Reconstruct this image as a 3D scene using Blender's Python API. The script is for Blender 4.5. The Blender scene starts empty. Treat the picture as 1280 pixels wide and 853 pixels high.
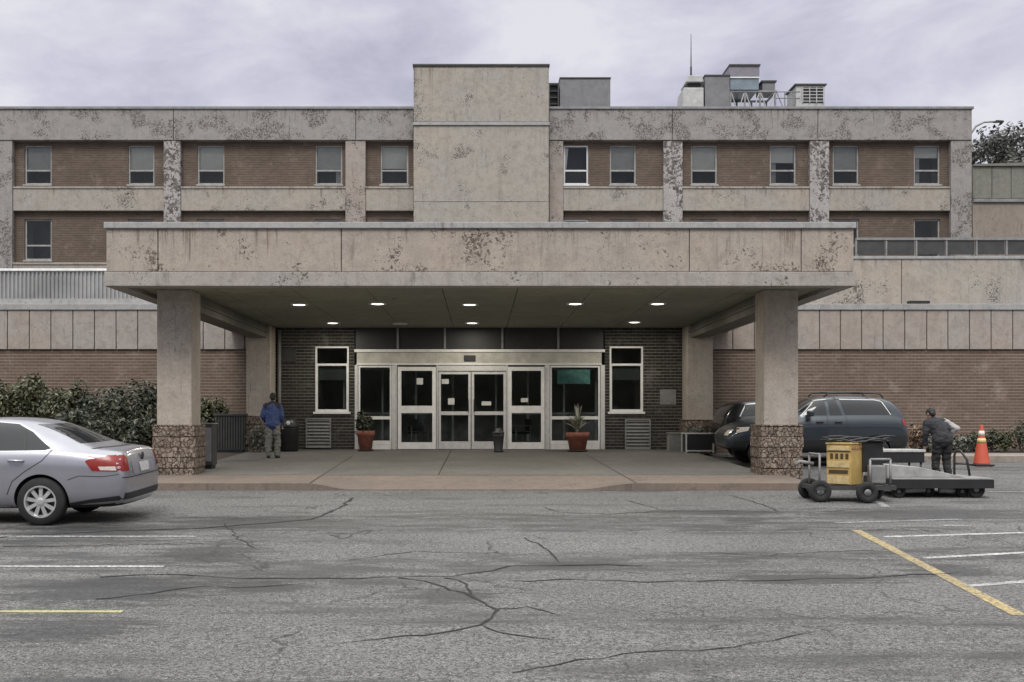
import bpy, bmesh, math, random
from mathutils import Vector, Matrix
from mathutils.bvhtree import BVHTree
R = math.radians
rnd = random.Random(11)
S = bpy.context.scene
COL = S.collection

# ------------------------------------------------------------------ survey of the place
F, CX, HY, EYE, SL = 1340.0, 600.0, 525.0, 1.87, 0.03
def X(px, D): return (px - CX) * D / F
def Z(py, D): return EYE - (py - HY) * D / F
def gz(y): return SL * max(-10.0, min(31.0, y))          # the lot climbs 3 % towards the door
def GD(py, h=0.0): return (EYE - h) / (SL + (py - HY) / F)
def GP(px, py, h=0.0):
    D = GD(py, h); return Vector((X(px, D), D, gz(D) + h))
KERB = 0.13

# ------------------------------------------------------------------ mesh helpers
class MB:
    def __init__(s): s.v = []; s.f = []; s.m = []; s.mi = 0
    def add(s, vs, fs):
        o = len(s.v); s.v += [Vector(v) for v in vs]
        for f in fs: s.f.append([o + i for i in f]); s.m.append(s.mi)
        return s
    def box(s, x0, x1, y0, y1, z0, z1, M=None):
        x0, x1 = sorted((x0, x1)); y0, y1 = sorted((y0, y1)); z0, z1 = sorted((z0, z1))
        vs = [Vector(p) for p in ((x0,y0,z0),(x1,y0,z0),(x1,y1,z0),(x0,y1,z0),(x0,y0,z1),(x1,y0,z1),(x1,y1,z1),(x0,y1,z1))]
        if M: vs = [M @ v for v in vs]
        return s.add(vs, [(0,3,2,1),(4,5,6,7),(0,1,5,4),(1,2,6,5),(2,3,7,6),(3,0,4,7)])
    def cyl(s, p, q, r, r2=None, n=12, caps=True):
        p, q = Vector(p), Vector(q); r2 = r if r2 is None else r2
        d = (q - p).normalized(); a = d.orthogonal().normalized(); b = d.cross(a)
        vs = []
        for c, rr in ((p, r), (q, r2)):
            vs += [c + (a * math.cos(2*math.pi*i/n) + b * math.sin(2*math.pi*i/n)) * rr for i in range(n)]
        fs = [(i, (i+1) % n, n + (i+1) % n, n + i) for i in range(n)]
        if caps: fs += [tuple(range(n-1, -1, -1)), tuple(range(n, 2*n))]
        return s.add(vs, fs)
    def tube(s, pts, r, n=8):
        pts = [Vector(p) for p in pts]; vs = []; fs = []; a = None
        for i, p in enumerate(pts):
            d = (pts[min(i+1, len(pts)-1)] - pts[max(i-1, 0)]).normalized()
            a = d.orthogonal().normalized() if a is None else (a - d * a.dot(d)).normalized()
            b = d.cross(a); rr = r[i] if isinstance(r, (list, tuple)) else r
            vs += [p + (a * math.cos(2*math.pi*k/n) + b * math.sin(2*math.pi*k/n)) * rr for k in range(n)]
        for i in range(len(pts)-1):
            for k in range(n): fs.append((i*n+k, i*n+(k+1) % n, (i+1)*n+(k+1) % n, (i+1)*n+k))
        fs += [tuple(range(n-1, -1, -1)), tuple(range((len(pts)-1)*n, len(pts)*n))]
        return s.add(vs, fs)
    def lathe(s, prof, c, n=24, axis='Z', caps=True):
        c = Vector(c); vs = []; fs = []; k = len(prof)
        for i in range(n):
            t = 2*math.pi*i/n
            for (r, h) in prof:
                p = Vector((r*math.cos(t), r*math.sin(t), h))
                if axis == 'Y': p = Vector((p.x, h, p.y))
                vs.append(c + p)
        for i in range(n):
            j = (i+1) % n
            for q in range(k-1): fs.append((i*k+q, j*k+q, j*k+q+1, i*k+q+1))
        if caps: fs += [tuple(i*k for i in range(n-1, -1, -1)), tuple(i*k+k-1 for i in range(n))]
        return s.add(vs, fs)
    def prism(s, poly, a, b, axis='X'):
        def P(u, w, t): return (t, u, w) if axis == 'X' else ((u, t, w) if axis == 'Y' else (u, w, t))
        n = len(poly)
        vs = [P(u, w, a) for u, w in poly] + [P(u, w, b) for u, w in poly]
        return s.add(vs, [tuple(range(n-1, -1, -1)), tuple(range(n, 2*n))] + [(i, (i+1) % n, n+(i+1) % n, n+i) for i in range(n)])
    def quad(s, a, b, c, d): return s.add([a, b, c, d], [(0, 1, 2, 3)])
    def wall(s, x0, x1, z0, z1, y0, y1, holes=()):
        """a wall in the x-z plane between y0 (front) and y1 with true rectangular openings"""
        xs = sorted({x0, x1, *[h[0] for h in holes], *[h[1] for h in holes]}); xs = [x for x in xs if x0 <= x <= x1]
        zs = sorted({z0, z1, *[h[2] for h in holes], *[h[3] for h in holes]}); zs = [z for z in zs if z0 <= z <= z1]
        def solid(i, j):
            if i < 0 or j < 0 or i >= len(xs)-1 or j >= len(zs)-1: return False
            cx, cz = (xs[i]+xs[i+1])/2, (zs[j]+zs[j+1])/2
            return not any(h[0] < cx < h[1] and h[2] < cz < h[3] for h in holes)
        for i in range(len(xs)-1):
            for j in range(len(zs)-1):
                if not solid(i, j): continue
                a, b, c, d = xs[i], xs[i+1], zs[j], zs[j+1]
                s.quad((a,y0,c),(b,y0,c),(b,y0,d),(a,y0,d)); s.quad((b,y1,c),(a,y1,c),(a,y1,d),(b,y1,d))
                if not solid(i-1, j): s.quad((a,y1,c),(a,y0,c),(a,y0,d),(a,y1,d))
                if not solid(i+1, j): s.quad((b,y0,c),(b,y1,c),(b,y1,d),(b,y0,d))
                if not solid(i, j-1): s.quad((a,y1,c),(b,y1,c),(b,y0,c),(a,y0,c))
                if not solid(i, j+1): s.quad((a,y0,d),(b,y0,d),(b,y1,d),(a,y1,d))
        return s
    def frame(s, x0, x1, z0, z1, y0, y1, w, wb=None, wt=None):
        wb = w if wb is None else wb; wt = w if wt is None else wt
        return s.wall(x0, x1, z0, z1, y0, y1, [(x0+w, x1-w, z0+wb, z1-wt)])
    def build(s, name, mats, parent=None, smooth=False, bevel=0.0, world=True):
        me = bpy.data.meshes.new(name)
        off = Vector((0, 0, 0))
        if parent is not None and world:
            p = parent
            while p is not None: off += p.location; p = p.parent
        me.from_pydata([tuple(v - off) for v in s.v], [], s.f)
        mats = mats if isinstance(mats, (list, tuple)) else [mats]
        for m in mats: me.materials.append(m)
        if len(mats) > 1: me.polygons.foreach_set('material_index', s.m)
        if smooth: me.polygons.foreach_set('use_smooth', [True] * len(me.polygons))
        me.update()
        o = bpy.data.objects.new(name, me); COL.objects.link(o)
        if parent is not None: o.parent = parent
        if bevel:
            b = o.modifiers.new('bevel', 'BEVEL'); b.width = bevel; b.segments = 2; b.limit_method = 'ANGLE'; b.angle_limit = R(40)
        return o

def tag(o, label=None, cat=None, group=None, kind=None):
    if label: o['label'] = label
    if cat: o['category'] = cat
    if group: o['group'] = group
    if kind: o['kind'] = kind
    return o
def thing(name, label, cat, loc=(0, 0, 0), rz=0.0, group=None, rx=0.0):
    o = bpy.data.objects.new(name, None); COL.objects.link(o); o.empty_display_size = .2
    o.location = loc; o.rotation_euler = (rx, 0, rz)
    return tag(o, label, cat, group)
def copy_tree(o, parent=None):
    c = o.copy(); COL.objects.link(c); c.parent = parent
    for ch in list(o.children): copy_tree(ch, c)
    return c

# ------------------------------------------------------------------ materials
class NT:
    def __init__(s, name):
        s.m = bpy.data.materials.new(name); s.m.use_nodes = True
        s.t = s.m.node_tree; s.b = s.t.nodes['Principled BSDF']; s.out = s.t.nodes['Material Output']
    def n(s, kind, **kw):
        nd = s.t.nodes.new(kind)
        for k, v in kw.items(): setattr(nd, k, v)
        return nd
    def l(s, a, b): s.t.links.new(a, b)
    def coord(s, scale=(1, 1, 1), loc=(0, 0, 0)):
        tc = s.n('ShaderNodeTexCoord'); mp = s.n('ShaderNodeMapping')
        mp.inputs['Scale'].default_value = scale; mp.inputs['Location'].default_value = loc
        s.l(tc.outputs['Object'], mp.inputs['Vector']); return mp.outputs['Vector']
    def noise(s, vec, scale, detail=4, rough=.6, dist=0.0):
        nd = s.n('ShaderNodeTexNoise'); nd.inputs['Scale'].default_value = scale; nd.inputs['Detail'].default_value = detail
        nd.inputs['Roughness'].default_value = rough; nd.inputs['Distortion'].default_value = dist
        s.l(vec, nd.inputs['Vector']); return nd.outputs['Fac']
    def ramp(s, fac, a, b, ca=0.0, cb=1.0):
        mr = s.n('ShaderNodeMapRange'); mr.inputs['From Min'].default_value = a; mr.inputs['From Max'].default_value = b
        mr.inputs['To Min'].default_value = ca; mr.inputs['To Max'].default_value = cb; s.l(fac, mr.inputs['Value']); return mr.outputs['Result']
    def math(s, op, a, b):
        nd = s.n('ShaderNodeMath', operation=op)
        for i, v in enumerate((a, b)):
            if isinstance(v, (int, float)): nd.inputs[i].default_value = v
            else: s.l(v, nd.inputs[i])
        return nd.outputs[0]
    def mix(s, fac, a, b, mode='MIX'):
        nd = s.n('ShaderNodeMix', data_type='RGBA', blend_type=mode)
        for sock, v in ((nd.inputs[0], fac), (nd.inputs[6], a), (nd.inputs[7], b)):
            if isinstance(v, (int, float)): sock.default_value = v
            elif isinstance(v, (tuple, list)): sock.default_value = (*v[:3], 1)
            else: s.l(v, sock)
        return nd.outputs[2]
    def bump(s, h, strength=.3, dist=.02):
        nd = s.n('ShaderNodeBump'); nd.inputs['Strength'].default_value = strength; nd.inputs['Distance'].default_value = dist
        s.l(h, nd.inputs['Height']); s.l(nd.outputs['Normal'], s.b.inputs['Normal'])
    def fin(s, col=None, rough=.8, metal=0.0, spec=.5):
        if col is not None:
            if isinstance(col, (tuple, list)): s.b.inputs['Base Color'].default_value = (*col[:3], 1)
            else: s.l(col, s.b.inputs['Base Color'])
        if isinstance(rough, (int, float)): s.b.inputs['Roughness'].default_value = rough
        else: s.l(rough, s.b.inputs['Roughness'])
        s.b.inputs['Metallic'].default_value = metal; s.b.inputs['Specular IOR Level'].default_value = spec
        return s.m

def paint(name, col, rough=.6, metal=0.0, var=.15, scale=6.0, spec=.5, bump=0.0):
    t = NT(name); v = t.coord(); n = t.noise(v, scale, 6, .65)
    f = t.ramp(n, .3, .7)
    c = t.mix(f, tuple(x*(1-var) for x in col), tuple(min(1, x*(1+var)) for x in col))
    if bump: t.bump(t.noise(v, scale*6, 5), bump, .01)
    return t.fin(c, rough, metal, spec)

def concrete(name, a, b, peel=.5, seed=0.0, dark=(.055, .048, .042), streak=.35, grain=.35, size=11.0, drip=None):
    """weathered painted concrete: warm/grey drift, fine grain, run-off streaks, flaked spots"""
    t = NT(name); v = t.coord(loc=(seed*3.7, seed*1.9, seed*2.3))
    c = t.mix(t.ramp(t.noise(v, .55, 5, .6), .36, .64), a, b)
    g = t.noise(v, 38, 6, .75)
    c = t.mix(t.ramp(g, .3, .7), c, (.5, .5, .5), 'OVERLAY') if False else t.mix(t.ramp(g, .30, .66, 0, grain*1.25), c, tuple(x*.32 for x in a))
    mo = t.noise(v, 3.2, 8, .72, .5)
    c = t.mix(t.ramp(mo, .44, .70, 0, .62), c, tuple(x*.50 for x in a))
    mo2 = t.noise(v, 7.5, 6, .75)
    c = t.mix(t.ramp(mo2, .54, .68, 0, .5), c, tuple(x*.36 for x in b))
    g2 = t.noise(v, 70, 3, .8)
    c = t.mix(t.ramp(g2, .55, .75, 0, .35), c, tuple(min(.8, x*1.6) for x in b))
    sv = t.coord(scale=(2.6, 2.6, .18), loc=(seed, 0, 0))
    st = t.ramp(t.noise(sv, 1.6, 6, .65), .52, .74, 0, streak)
    c = t.mix(st, c, tuple(x*.4 for x in a))
    dv = t.coord(scale=(9, 9, .55), loc=(seed*2, 1, 0))
    dr = t.math('MULTIPLY', t.ramp(t.noise(dv, 1.5, 7, .7), .56, .66, 0, streak*1.5), t.ramp(t.noise(v, 1.1, 4, .6), .45, .6))
    c = t.mix(dr, c, tuple(x*1.3 for x in dark))
    if drip:                                   # rain stains that run down from the coping
        ztop, length = drip
        tq = t.n('ShaderNodeTexCoord'); sq = t.n('ShaderNodeSeparateXYZ'); t.l(tq.outputs['Object'], sq.inputs[0])
        dist = t.math('DIVIDE', t.math('SUBTRACT', ztop, sq.outputs[2]), length)
        dn = t.noise(t.coord(scale=(5.5, 5.5, .22), loc=(seed*5, 3, 0)), 1.3, 8, .72)
        big = t.ramp(t.noise(t.coord(loc=(seed*4, 0, 0)), .45, 3, .5), .4, .62, .10, 0)
        q = t.ramp(t.math('SUBTRACT', t.math('SUBTRACT', dn, big), t.math('ADD', .49, t.math('MULTIPLY', dist, .17))), 0, .07)
        c = t.mix(t.math('MULTIPLY', q, .62), c, t.mix(t.ramp(t.noise(v, 2, 4), .45, .55), tuple(x*1.3 for x in dark), (.15, .088, .052)))
    mask = t.ramp(t.noise(v, .9, 4, .62), .58 - .22*peel, .78 - .22*peel)
    f1 = t.noise(v, size*1.7, 8, .74, .6); thr = t.ramp(mask, 0, 1, .67, .47)
    sp = t.math('MULTIPLY', t.ramp(t.math('SUBTRACT', f1, thr), 0, .035), t.ramp(mask, .02, .12))
    hue = t.ramp(t.noise(v, size*.8, 3, .6), .4, .6)
    pl = sp
    c = t.mix(t.math('MULTIPLY', pl, .9), c, t.mix(hue, dark, tuple(min(.5, x*2.6) for x in dark)))
    halo = t.math('MULTIPLY', t.ramp(t.math('SUBTRACT', f1, thr), -.06, 0), t.ramp(mask, .02, .3))
    c = t.mix(t.math('MULTIPLY', t.math('SUBTRACT', halo, pl), .35), c, tuple(min(.8, x*1.35) for x in b))
    t.bump(t.math('SUBTRACT', g, pl), .35, .012)
    return t.fin(c, .88, 0, .3)

def brick(name, c1, c2, mortar, w=.215, h=.0765, ms=.013, grime=.3, seed=0.0):
    t = NT(name); tc = t.n('ShaderNodeTexCoord'); sp = t.n('ShaderNodeSeparateXYZ'); cb = t.n('ShaderNodeCombineXYZ')
    t.l(tc.outputs['Object'], sp.inputs[0]); t.l(t.math('ADD', sp.outputs[0], sp.outputs[1]), cb.inputs[0]); t.l(sp.outputs[2], cb.inputs[1])
    br = t.n('ShaderNodeTexBrick'); br.inputs['Scale'].default_value = 1; br.inputs['Brick Width'].default_value = w
    br.inputs['Row Height'].default_value = h; br.inputs['Mortar Size'].default_value = ms*.28; br.inputs['Mortar Smooth'].default_value = .4
    br.inputs['Bias'].default_value = -.1
    for k, c in (('Color1', c1), ('Color2', c2), ('Mortar', tuple(x*.6+y*.4 for x, y in zip(mortar, c1)))): br.inputs[k].default_value = (*c, 1)
    t.l(cb.outputs[0], br.inputs['Vector'])
    row = t.math('FRACT', t.math('ADD', t.math('DIVIDE', sp.outputs[2], h), ms/h*.5), 0)
    bed = t.math('MULTIPLY', t.ramp(row, ms/h*1.05, ms/h*.75), t.ramp(t.noise(t.coord(scale=(1, 1, 6)), 2.2, 5, .7), .3, .5, .45, 1))
    bcol = t.mix(bed, br.outputs['Color'], mortar)
    v = t.coord(loc=(seed, seed, 0))
    c = t.mix(t.ramp(t.noise(v, .9, 5, .6), .38, .68, 0, grime), bcol, tuple(x*.45 for x in c1))
    c = t.mix(t.ramp(t.noise(v, 45, 4, .7), .35, .7, 0, .5), c, tuple(x*.5 for x in c1))
    c = t.mix(t.ramp(t.noise(v, 1.6, 6, .75), .55, .8, 0, .3), c, tuple(min(.7, x*1.7) for x in mortar))
    inv = t.math('SUBTRACT', 1.0, t.math('MAXIMUM', bed, br.outputs['Fac']))
    t.bump(inv, .6, .012)
    return t.fin(c, .9, 0, .2)

def glassy(name, tint=(.75, .8, .8), refl=.0):
    t = NT(name); t.t.nodes.remove(t.b)
    tr = t.n('ShaderNodeBsdfTransparent'); tr.inputs[0].default_value = (*tint, 1)
    gl = t.n('ShaderNodeBsdfGlossy'); gl.inputs['Roughness'].default_value = .03; gl.inputs[0].default_value = (.9, .93, .95, 1)
    fr = t.n('ShaderNodeFresnel'); fr.inputs['IOR'].default_value = 1.36
    f = t.ramp(fr.outputs[0], 0, 1, refl, 1)
    mx = t.n('ShaderNodeMixShader'); t.l(f, mx.inputs[0]); t.l(tr.outputs[0], mx.inputs[1]); t.l(gl.outputs[0], mx.inputs[2])
    t.l(mx.outputs[0], t.out.inputs['Surface']); return t.m

def emit(name, col, strength):
    t = NT(name); t.b.inputs['Base Color'].default_value = (*col, 1); t.b.inputs['Emission Color'].default_value = (*col, 1)
    t.b.inputs['Emission Strength'].default_value = strength; return t.m

def leaf(name, cols, rough=.5):
    t = NT(name); g = t.n('ShaderNodeNewGeometry'); cr = t.n('ShaderNodeValToRGB'); cr.color_ramp.interpolation = 'LINEAR'
    e = cr.color_ramp.elements; e[0].color = (*cols[0], 1); e[1].color = (*cols[-1], 1)
    for i, c in enumerate(cols[1:-1]): k = e.new((i+1)/(len(cols)-1)); k.color = (*c, 1)
    t.l(g.outputs['Random Per Island'], cr.inputs[0]); return t.fin(cr.outputs[0], rough, 0, .45)

def stone(name):
    t = NT(name); v = t.coord(scale=(1, 1, .8)); w = t.noise(v, 5, 3)
    mx = t.n('ShaderNodeVectorMath', operation='ADD'); sc = t.n('ShaderNodeVectorMath', operation='SCALE')
    nn = t.n('ShaderNodeTexNoise'); nn.inputs['Scale'].default_value = 6; t.l(v, nn.inputs['Vector']); t.l(nn.outputs['Color'], sc.inputs[0]); sc.inputs['Scale'].default_value = .12
    t.l(v, mx.inputs[0]); t.l(sc.outputs[0], mx.inputs[1])
    vo = t.n('ShaderNodeTexVoronoi'); vo.inputs['Scale'].default_value = 12; t.l(mx.outputs[0], vo.inputs['Vector'])
    ve = t.n('ShaderNodeTexVoronoi', feature='DISTANCE_TO_EDGE'); ve.inputs['Scale'].default_value = 12; t.l(mx.outputs[0], ve.inputs['Vector'])
    hs = t.n('ShaderNodeSeparateXYZ'); t.l(vo.outputs['Color'], hs.inputs[0])
    c = t.mix(hs.outputs[0], (.22, .168, .132), (.38, .315, .26))
    c = t.mix(t.ramp(t.noise(v, 3.5, 6, .7), .45, .65, 0, .75), c, (.13, .095, .072))
    c = t.mix(t.ramp(t.noise(v, 26, 7, .78), .46, .60, 0, .8), c, (.05, .036, .028))
    c = t.mix(t.ramp(t.noise(v, 17, 6, .75), .56, .66, 0, .75), c, (.44, .385, .33))
    ed = t.ramp(t.math('ADD', ve.outputs['Distance'], t.ramp(t.noise(v, 30, 5, .7), .3, .7, -.03, .03)), .0, .07)
    c = t.mix(t.math('MULTIPLY', t.math('SUBTRACT', 1.0, ed), .75), c, (.05, .04, .033))
    t.bump(ed, .9, .05); return t.fin(c, .9, 0, .2)

def asphalt():
    t = NT('asphalt'); v = t.coord()
    c = t.mix(t.ramp(t.noise(v, .22, 5, .6), .36, .64), (.125, .124, .120), (.19, .188, .182))
    sp = t.noise(v, 27, 7, .84)
    c = t.mix(t.ramp(sp, .45, .545), t.mix(.88, c, (.024, .024, .024)), c)
    sp2 = t.noise(v, 70, 3, .85)
    c = t.mix(t.ramp(sp2, .54, .68, 0, .85), c, (.52, .52, .50))
    # damp bands left by traffic, drawn out along the lane
    sv = t.coord(scale=(.13, 1.0, 1.0), loc=(3.1, 4.7, 0))
    band = t.noise(sv, .75, 6, .66, .4)
    rough_n = t.noise(t.coord(scale=(.5, 1.6, 1)), 2.3, 6, .7)
    st = t.math('MULTIPLY', t.ramp(band, .47, .58), t.ramp(rough_n, .40, .54))
    c = t.mix(t.math('MULTIPLY', st, .78), c, (.030, .030, .031))
    # damp, broken-up patches where the lot holds water
    pn = t.math('ADD', t.math('MULTIPLY', t.noise(t.coord(scale=(.30, 2.6, 1)), 1.7, 9, .78, .7), .62), t.math('MULTIPLY', t.noise(t.coord(scale=(.8, 2.2, 1), loc=(5, 2, 0)), 5.5, 7, .8), .38))
    tot = None
    for (px, py, wx, wy) in ((110,668,230,1.2),(262,691,150,.75),(130,738,260,.75),(70,788,230,.6),(330,652,260,.7),(1160,642,330,.9),(725,707,170,.35),(1010,722,260,.35),(560,745,120,.35),(880,641,220,.35),(1180,712,150,.4),(330,735,120,.3)):
        p = GP(px, py); tcn = t.n('ShaderNodeTexCoord'); sb = t.n('ShaderNodeVectorMath', operation='SUBTRACT'); t.l(tcn.outputs['Object'], sb.inputs[0]); sb.inputs[1].default_value = (p.x, p.y, p.z)
        ml = t.n('ShaderNodeVectorMath', operation='MULTIPLY'); t.l(sb.outputs[0], ml.inputs[0]); ml.inputs[1].default_value = (2/(wx*p.y/F), 1/wy, 0)
        ln = t.n('ShaderNodeVectorMath', operation='LENGTH'); t.l(ml.outputs[0], ln.inputs[0])
        q = t.ramp(ln.outputs['Value'], .1, 1.5, 1, 0); tot = q if tot is None else t.math('MAXIMUM', tot, q)
    dp = t.ramp(t.math('ADD', t.math('MULTIPLY', tot, .19), t.math('ADD', t.math('MULTIPLY', pn, .8), t.math('MULTIPLY', sp, .2))), .575, .605)
    dp = t.math('MULTIPLY', dp, t.ramp(tot, 0, .15))
    c = t.mix(t.math('MULTIPLY', t.math('MULTIPLY', dp, t.ramp(sp, .42, .5, .95, .72)), .95), c, (.024, .024, .025))
    st = t.math('MAXIMUM', st, dp)
    # hairline crazing
    wn = t.n('ShaderNodeTexNoise'); wn.inputs['Scale'].default_value = 1.1; wn.inputs['Detail'].default_value = 6; t.l(v, wn.inputs['Vector'])
    sc = t.n('ShaderNodeVectorMath', operation='SCALE'); sc.inputs['Scale'].default_value = 1.3; t.l(wn.outputs['Color'], sc.inputs[0])
    ad = t.n('ShaderNodeVectorMath', operation='ADD'); t.l(v, ad.inputs[0]); t.l(sc.outputs[0], ad.inputs[1])
    ve = t.n('ShaderNodeTexVoronoi', feature='DISTANCE_TO_EDGE'); ve.inputs['Scale'].default_value = .42; t.l(ad.outputs[0], ve.inputs['Vector'])
    cr = t.math('MULTIPLY', t.ramp(ve.outputs['Distance'], .003, .009, 1, 0), t.ramp(t.noise(v, .5, 3), .46, .58))
    c = t.mix(t.math('MULTIPLY', cr, .8), c, (.022, .022, .022))
    v2 = t.n('ShaderNodeTexVoronoi', feature='DISTANCE_TO_EDGE'); v2.inputs['Scale'].default_value = 1.15; t.l(ad.outputs[0], v2.inputs['Vector'])
    cr2 = t.math('MULTIPLY', t.ramp(v2.outputs['Distance'], .004, .014, 1, 0), t.ramp(t.noise(t.coord(scale=(.5, 1, 1), loc=(9, 4, 0)), .55, 4), .52, .60))
    c = t.mix(t.math('MULTIPLY', cr2, .7), c, (.024, .024, .024))
    t.bump(sp, .5, .012)
    return t.fin(c, t.math('SUBTRACT', .9, t.math('MULTIPLY', st, .38)), 0, .35)

M = {}
M['asphalt'] = asphalt()
M['conc'] = concrete('painted_concrete', (.44, .385, .325), (.40, .38, .345), .5, 1.0)
M['conc_fascia'] = concrete('canopy_concrete', (.46, .39, .33), (.42, .38, .33), .7, 2.0, dark=(.06, .047, .038), drip=(4.62, 1.0))
M['conc_tower'] = concrete('tower_concrete', (.44, .39, .33), (.40, .38, .345), .55, 21.0, drip=(16.3, 2.6))
M['conc_spandrel'] = concrete('spandrel_concrete', (.44, .39, .33), (.40, .38, .345), .55, 22.0, drip=(11.08, .95))
M['conc_upstand'] = concrete('upstand_concrete', (.44, .385, .325), (.40, .38, .345), .45, 23.0, drip=(5.9, 1.2))
M['conc_grey'] = concrete('parapet_concrete', (.36, .335, .315), (.345, .335, .32), .95, 3.0, drip=(14.55, 1.3))
M['conc_flaked'] = concrete('flaked_concrete', (.40, .375, .355), (.47, .45, .44), 1.25, 4.0, dark=(.05, .045, .042), size=4.0)
M['conc_pilaster'] = concrete('pilaster_concrete', (.42, .35, .30), (.38, .35, .32), .9, 5.0)
M['conc_column'] = concrete('column_concrete', (.52, .45, .38), (.48, .44, .39), .2, 6.0, grain=.4)
M['conc_panel'] = concrete('panel_concrete', (.42, .355, .305), (.41, .385, .36), .1, 7.0, streak=.25)
M['coping'] = concrete('coping_metal', (.44, .44, .43), (.38, .38, .38), .15, 8.0)
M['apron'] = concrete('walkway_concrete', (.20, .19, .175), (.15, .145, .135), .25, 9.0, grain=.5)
M['apron_front'] = concrete('kerb_band_concrete', (.27, .215, .175), (.21, .175, .15), .3, 10.0, grain=.5)
M['annex'] = concrete('annex_panels', (.23, .235, .20), (.27, .26, .23), .15, 11.0)
M['annex_low'] = concrete('annex_render', (.33, .28, .24), (.36, .32, .28), .2, 12.0)
M['brick_up'] = brick('brown_brick', (.118, .088, .068), (.160, .118, .092), (.30, .26, .22), seed=1)
M['brick_wing'] = brick('wing_brick', (.155, .108, .080), (.20, .148, .115), (.42, .375, .325), h=.088, ms=.018, seed=2)
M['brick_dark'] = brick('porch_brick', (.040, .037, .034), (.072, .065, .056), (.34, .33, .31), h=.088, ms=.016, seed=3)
M['stone'] = stone('rubble_stone')
M['alu'] = paint('mill_aluminium', (.66, .66, .65), .42, .35, .12, 8)
M['alu_white'] = paint('white_aluminium', (.80, .80, .785), .45, .1, .12, 5)
M['alu_beige'] = paint('aged_header_panel', (.50, .485, .44), .6, 0, .25, 3)
M['winframe'] = paint('window_frame_paint', (.30, .295, .28), .6, 0, .25, 5)
M['dark'] = paint('black_panel', (.018, .018, .019), .45, 0, .3, 3)
M['dark_grey'] = paint('dark_grey_paint', (.045, .045, .045), .55, 0, .3, 4)
M['mid_grey'] = paint('grey_paint', (.22, .22, .22), .55, .1, .25, 4)
M['unit_grey'] = paint('rooftop_metal', (.17, .17, .175), .5, .2, .2, 3)
M['unit_light'] = paint('pale_rooftop_metal', (.42, .42, .41), .5, .2, .25, 3)
M['unit_blue'] = paint('blue_grey_cladding', (.19, .235, .265), .35, .2, .2, 3)
M['blind'] = paint('window_blind', (.60, .59, .57), .8, 0, .1, 2)
M['blind_grey'] = paint('grey_window_blind', (.42, .42, .41), .8, 0, .12, 2)
M['glass'] = glassy('clear_glass', (.80, .83, .83))
M['glass_up'] = glassy('dusty_glass', (.86, .87, .86))
M['interior'] = paint('interior_plaster', (.60, .59, .56), .8, 0, .2, 1)
M['interior_floor'] = paint('interior_floor', (.40, .38, .35), .35, 0, .2, 1)
M['soffit'] = concrete('soffit_board', (.36, .36, .275), (.27, .275, .225), .2, 13.0, streak=0, grain=.4)
M['beam'] = concrete('beam_paint', (.24, .23, .20), (.18, .18, .155), .2, 14.0)
M['corrugated'] = paint('corrugated_sheet', (.31, .31, .305), .45, .3, .2, 1)
M['lamp'] = emit('lamp_lens', (1, .95, .85), 3.5)
M['terracotta'] = paint('terracotta', (.27, .10, .068), .8, 0, .3, 7, bump=.2)
M['soil'] = paint('soil', (.045, .035, .028), .95, 0, .4, 8, bump=.4)
M['leaf_dark'] = leaf('shrub_leaf', [(.007, .011, .006), (.018, .024, .012), (.04, .048, .024), (.16, .165, .12)])
M['leaf_olive'] = leaf('olive_leaf', [(.010, .014, .006), (.028, .035, .013), (.065, .07, .027), (.19, .19, .11)])
M['leaf_pale'] = leaf('pale_leaf', [(.03, .035, .025), (.10, .11, .085), (.30, .30, .26)])
M['leaf_tree'] = leaf('tree_leaf', [(.03, .032, .03), (.055, .058, .052), (.10, .10, .09), (.17, .17, .15)])
M['leaf_strap'] = leaf('strap_leaf', [(.16, .17, .12), (.34, .35, .28), (.55, .55, .48)])
M['leaf_rust'] = leaf('rust_leaf', [(.05, .03, .02), (.14, .08, .05), (.26, .18, .12)])
M['bark'] = paint('bark', (.06, .05, .042), .9, 0, .35, 6, bump=.5)
M['white_line'] = None; M['yellow_line'] = None
def roadpaint(name, col, wear):
    t = NT(name); v = t.coord()
    w = t.math('MULTIPLY', t.ramp(t.noise(v, 26, 6, .8), .62-wear*.3, .70-wear*.3), .85)
    w2 = t.ramp(t.noise(v, 1.3, 4, .6), .45, .7, 0, .7)
    c = t.mix(t.math('MAXIMUM', w, w2), col, (.10, .10, .10)); return t.fin(c, .8, 0, .3)
M['white_line'] = roadpaint('white_road_paint', (.56, .56, .545), .5)
M['faint_line'] = roadpaint('worn_white_road_paint', (.42, .42, .41), .62)
M['yellow_line'] = roadpaint('yellow_road_paint', (.46, .36, .17), .5)
M['pale_yellow_line'] = roadpaint('pale_yellow_road_paint', (.50, .47, .22), .35)
M['crack'] = paint('open_crack', (.022, .022, .022), .95, 0, .3, 9)
M['joint'] = paint('joint_filler', (.030, .028, .026), .95, 0, .3, 9)

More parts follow.
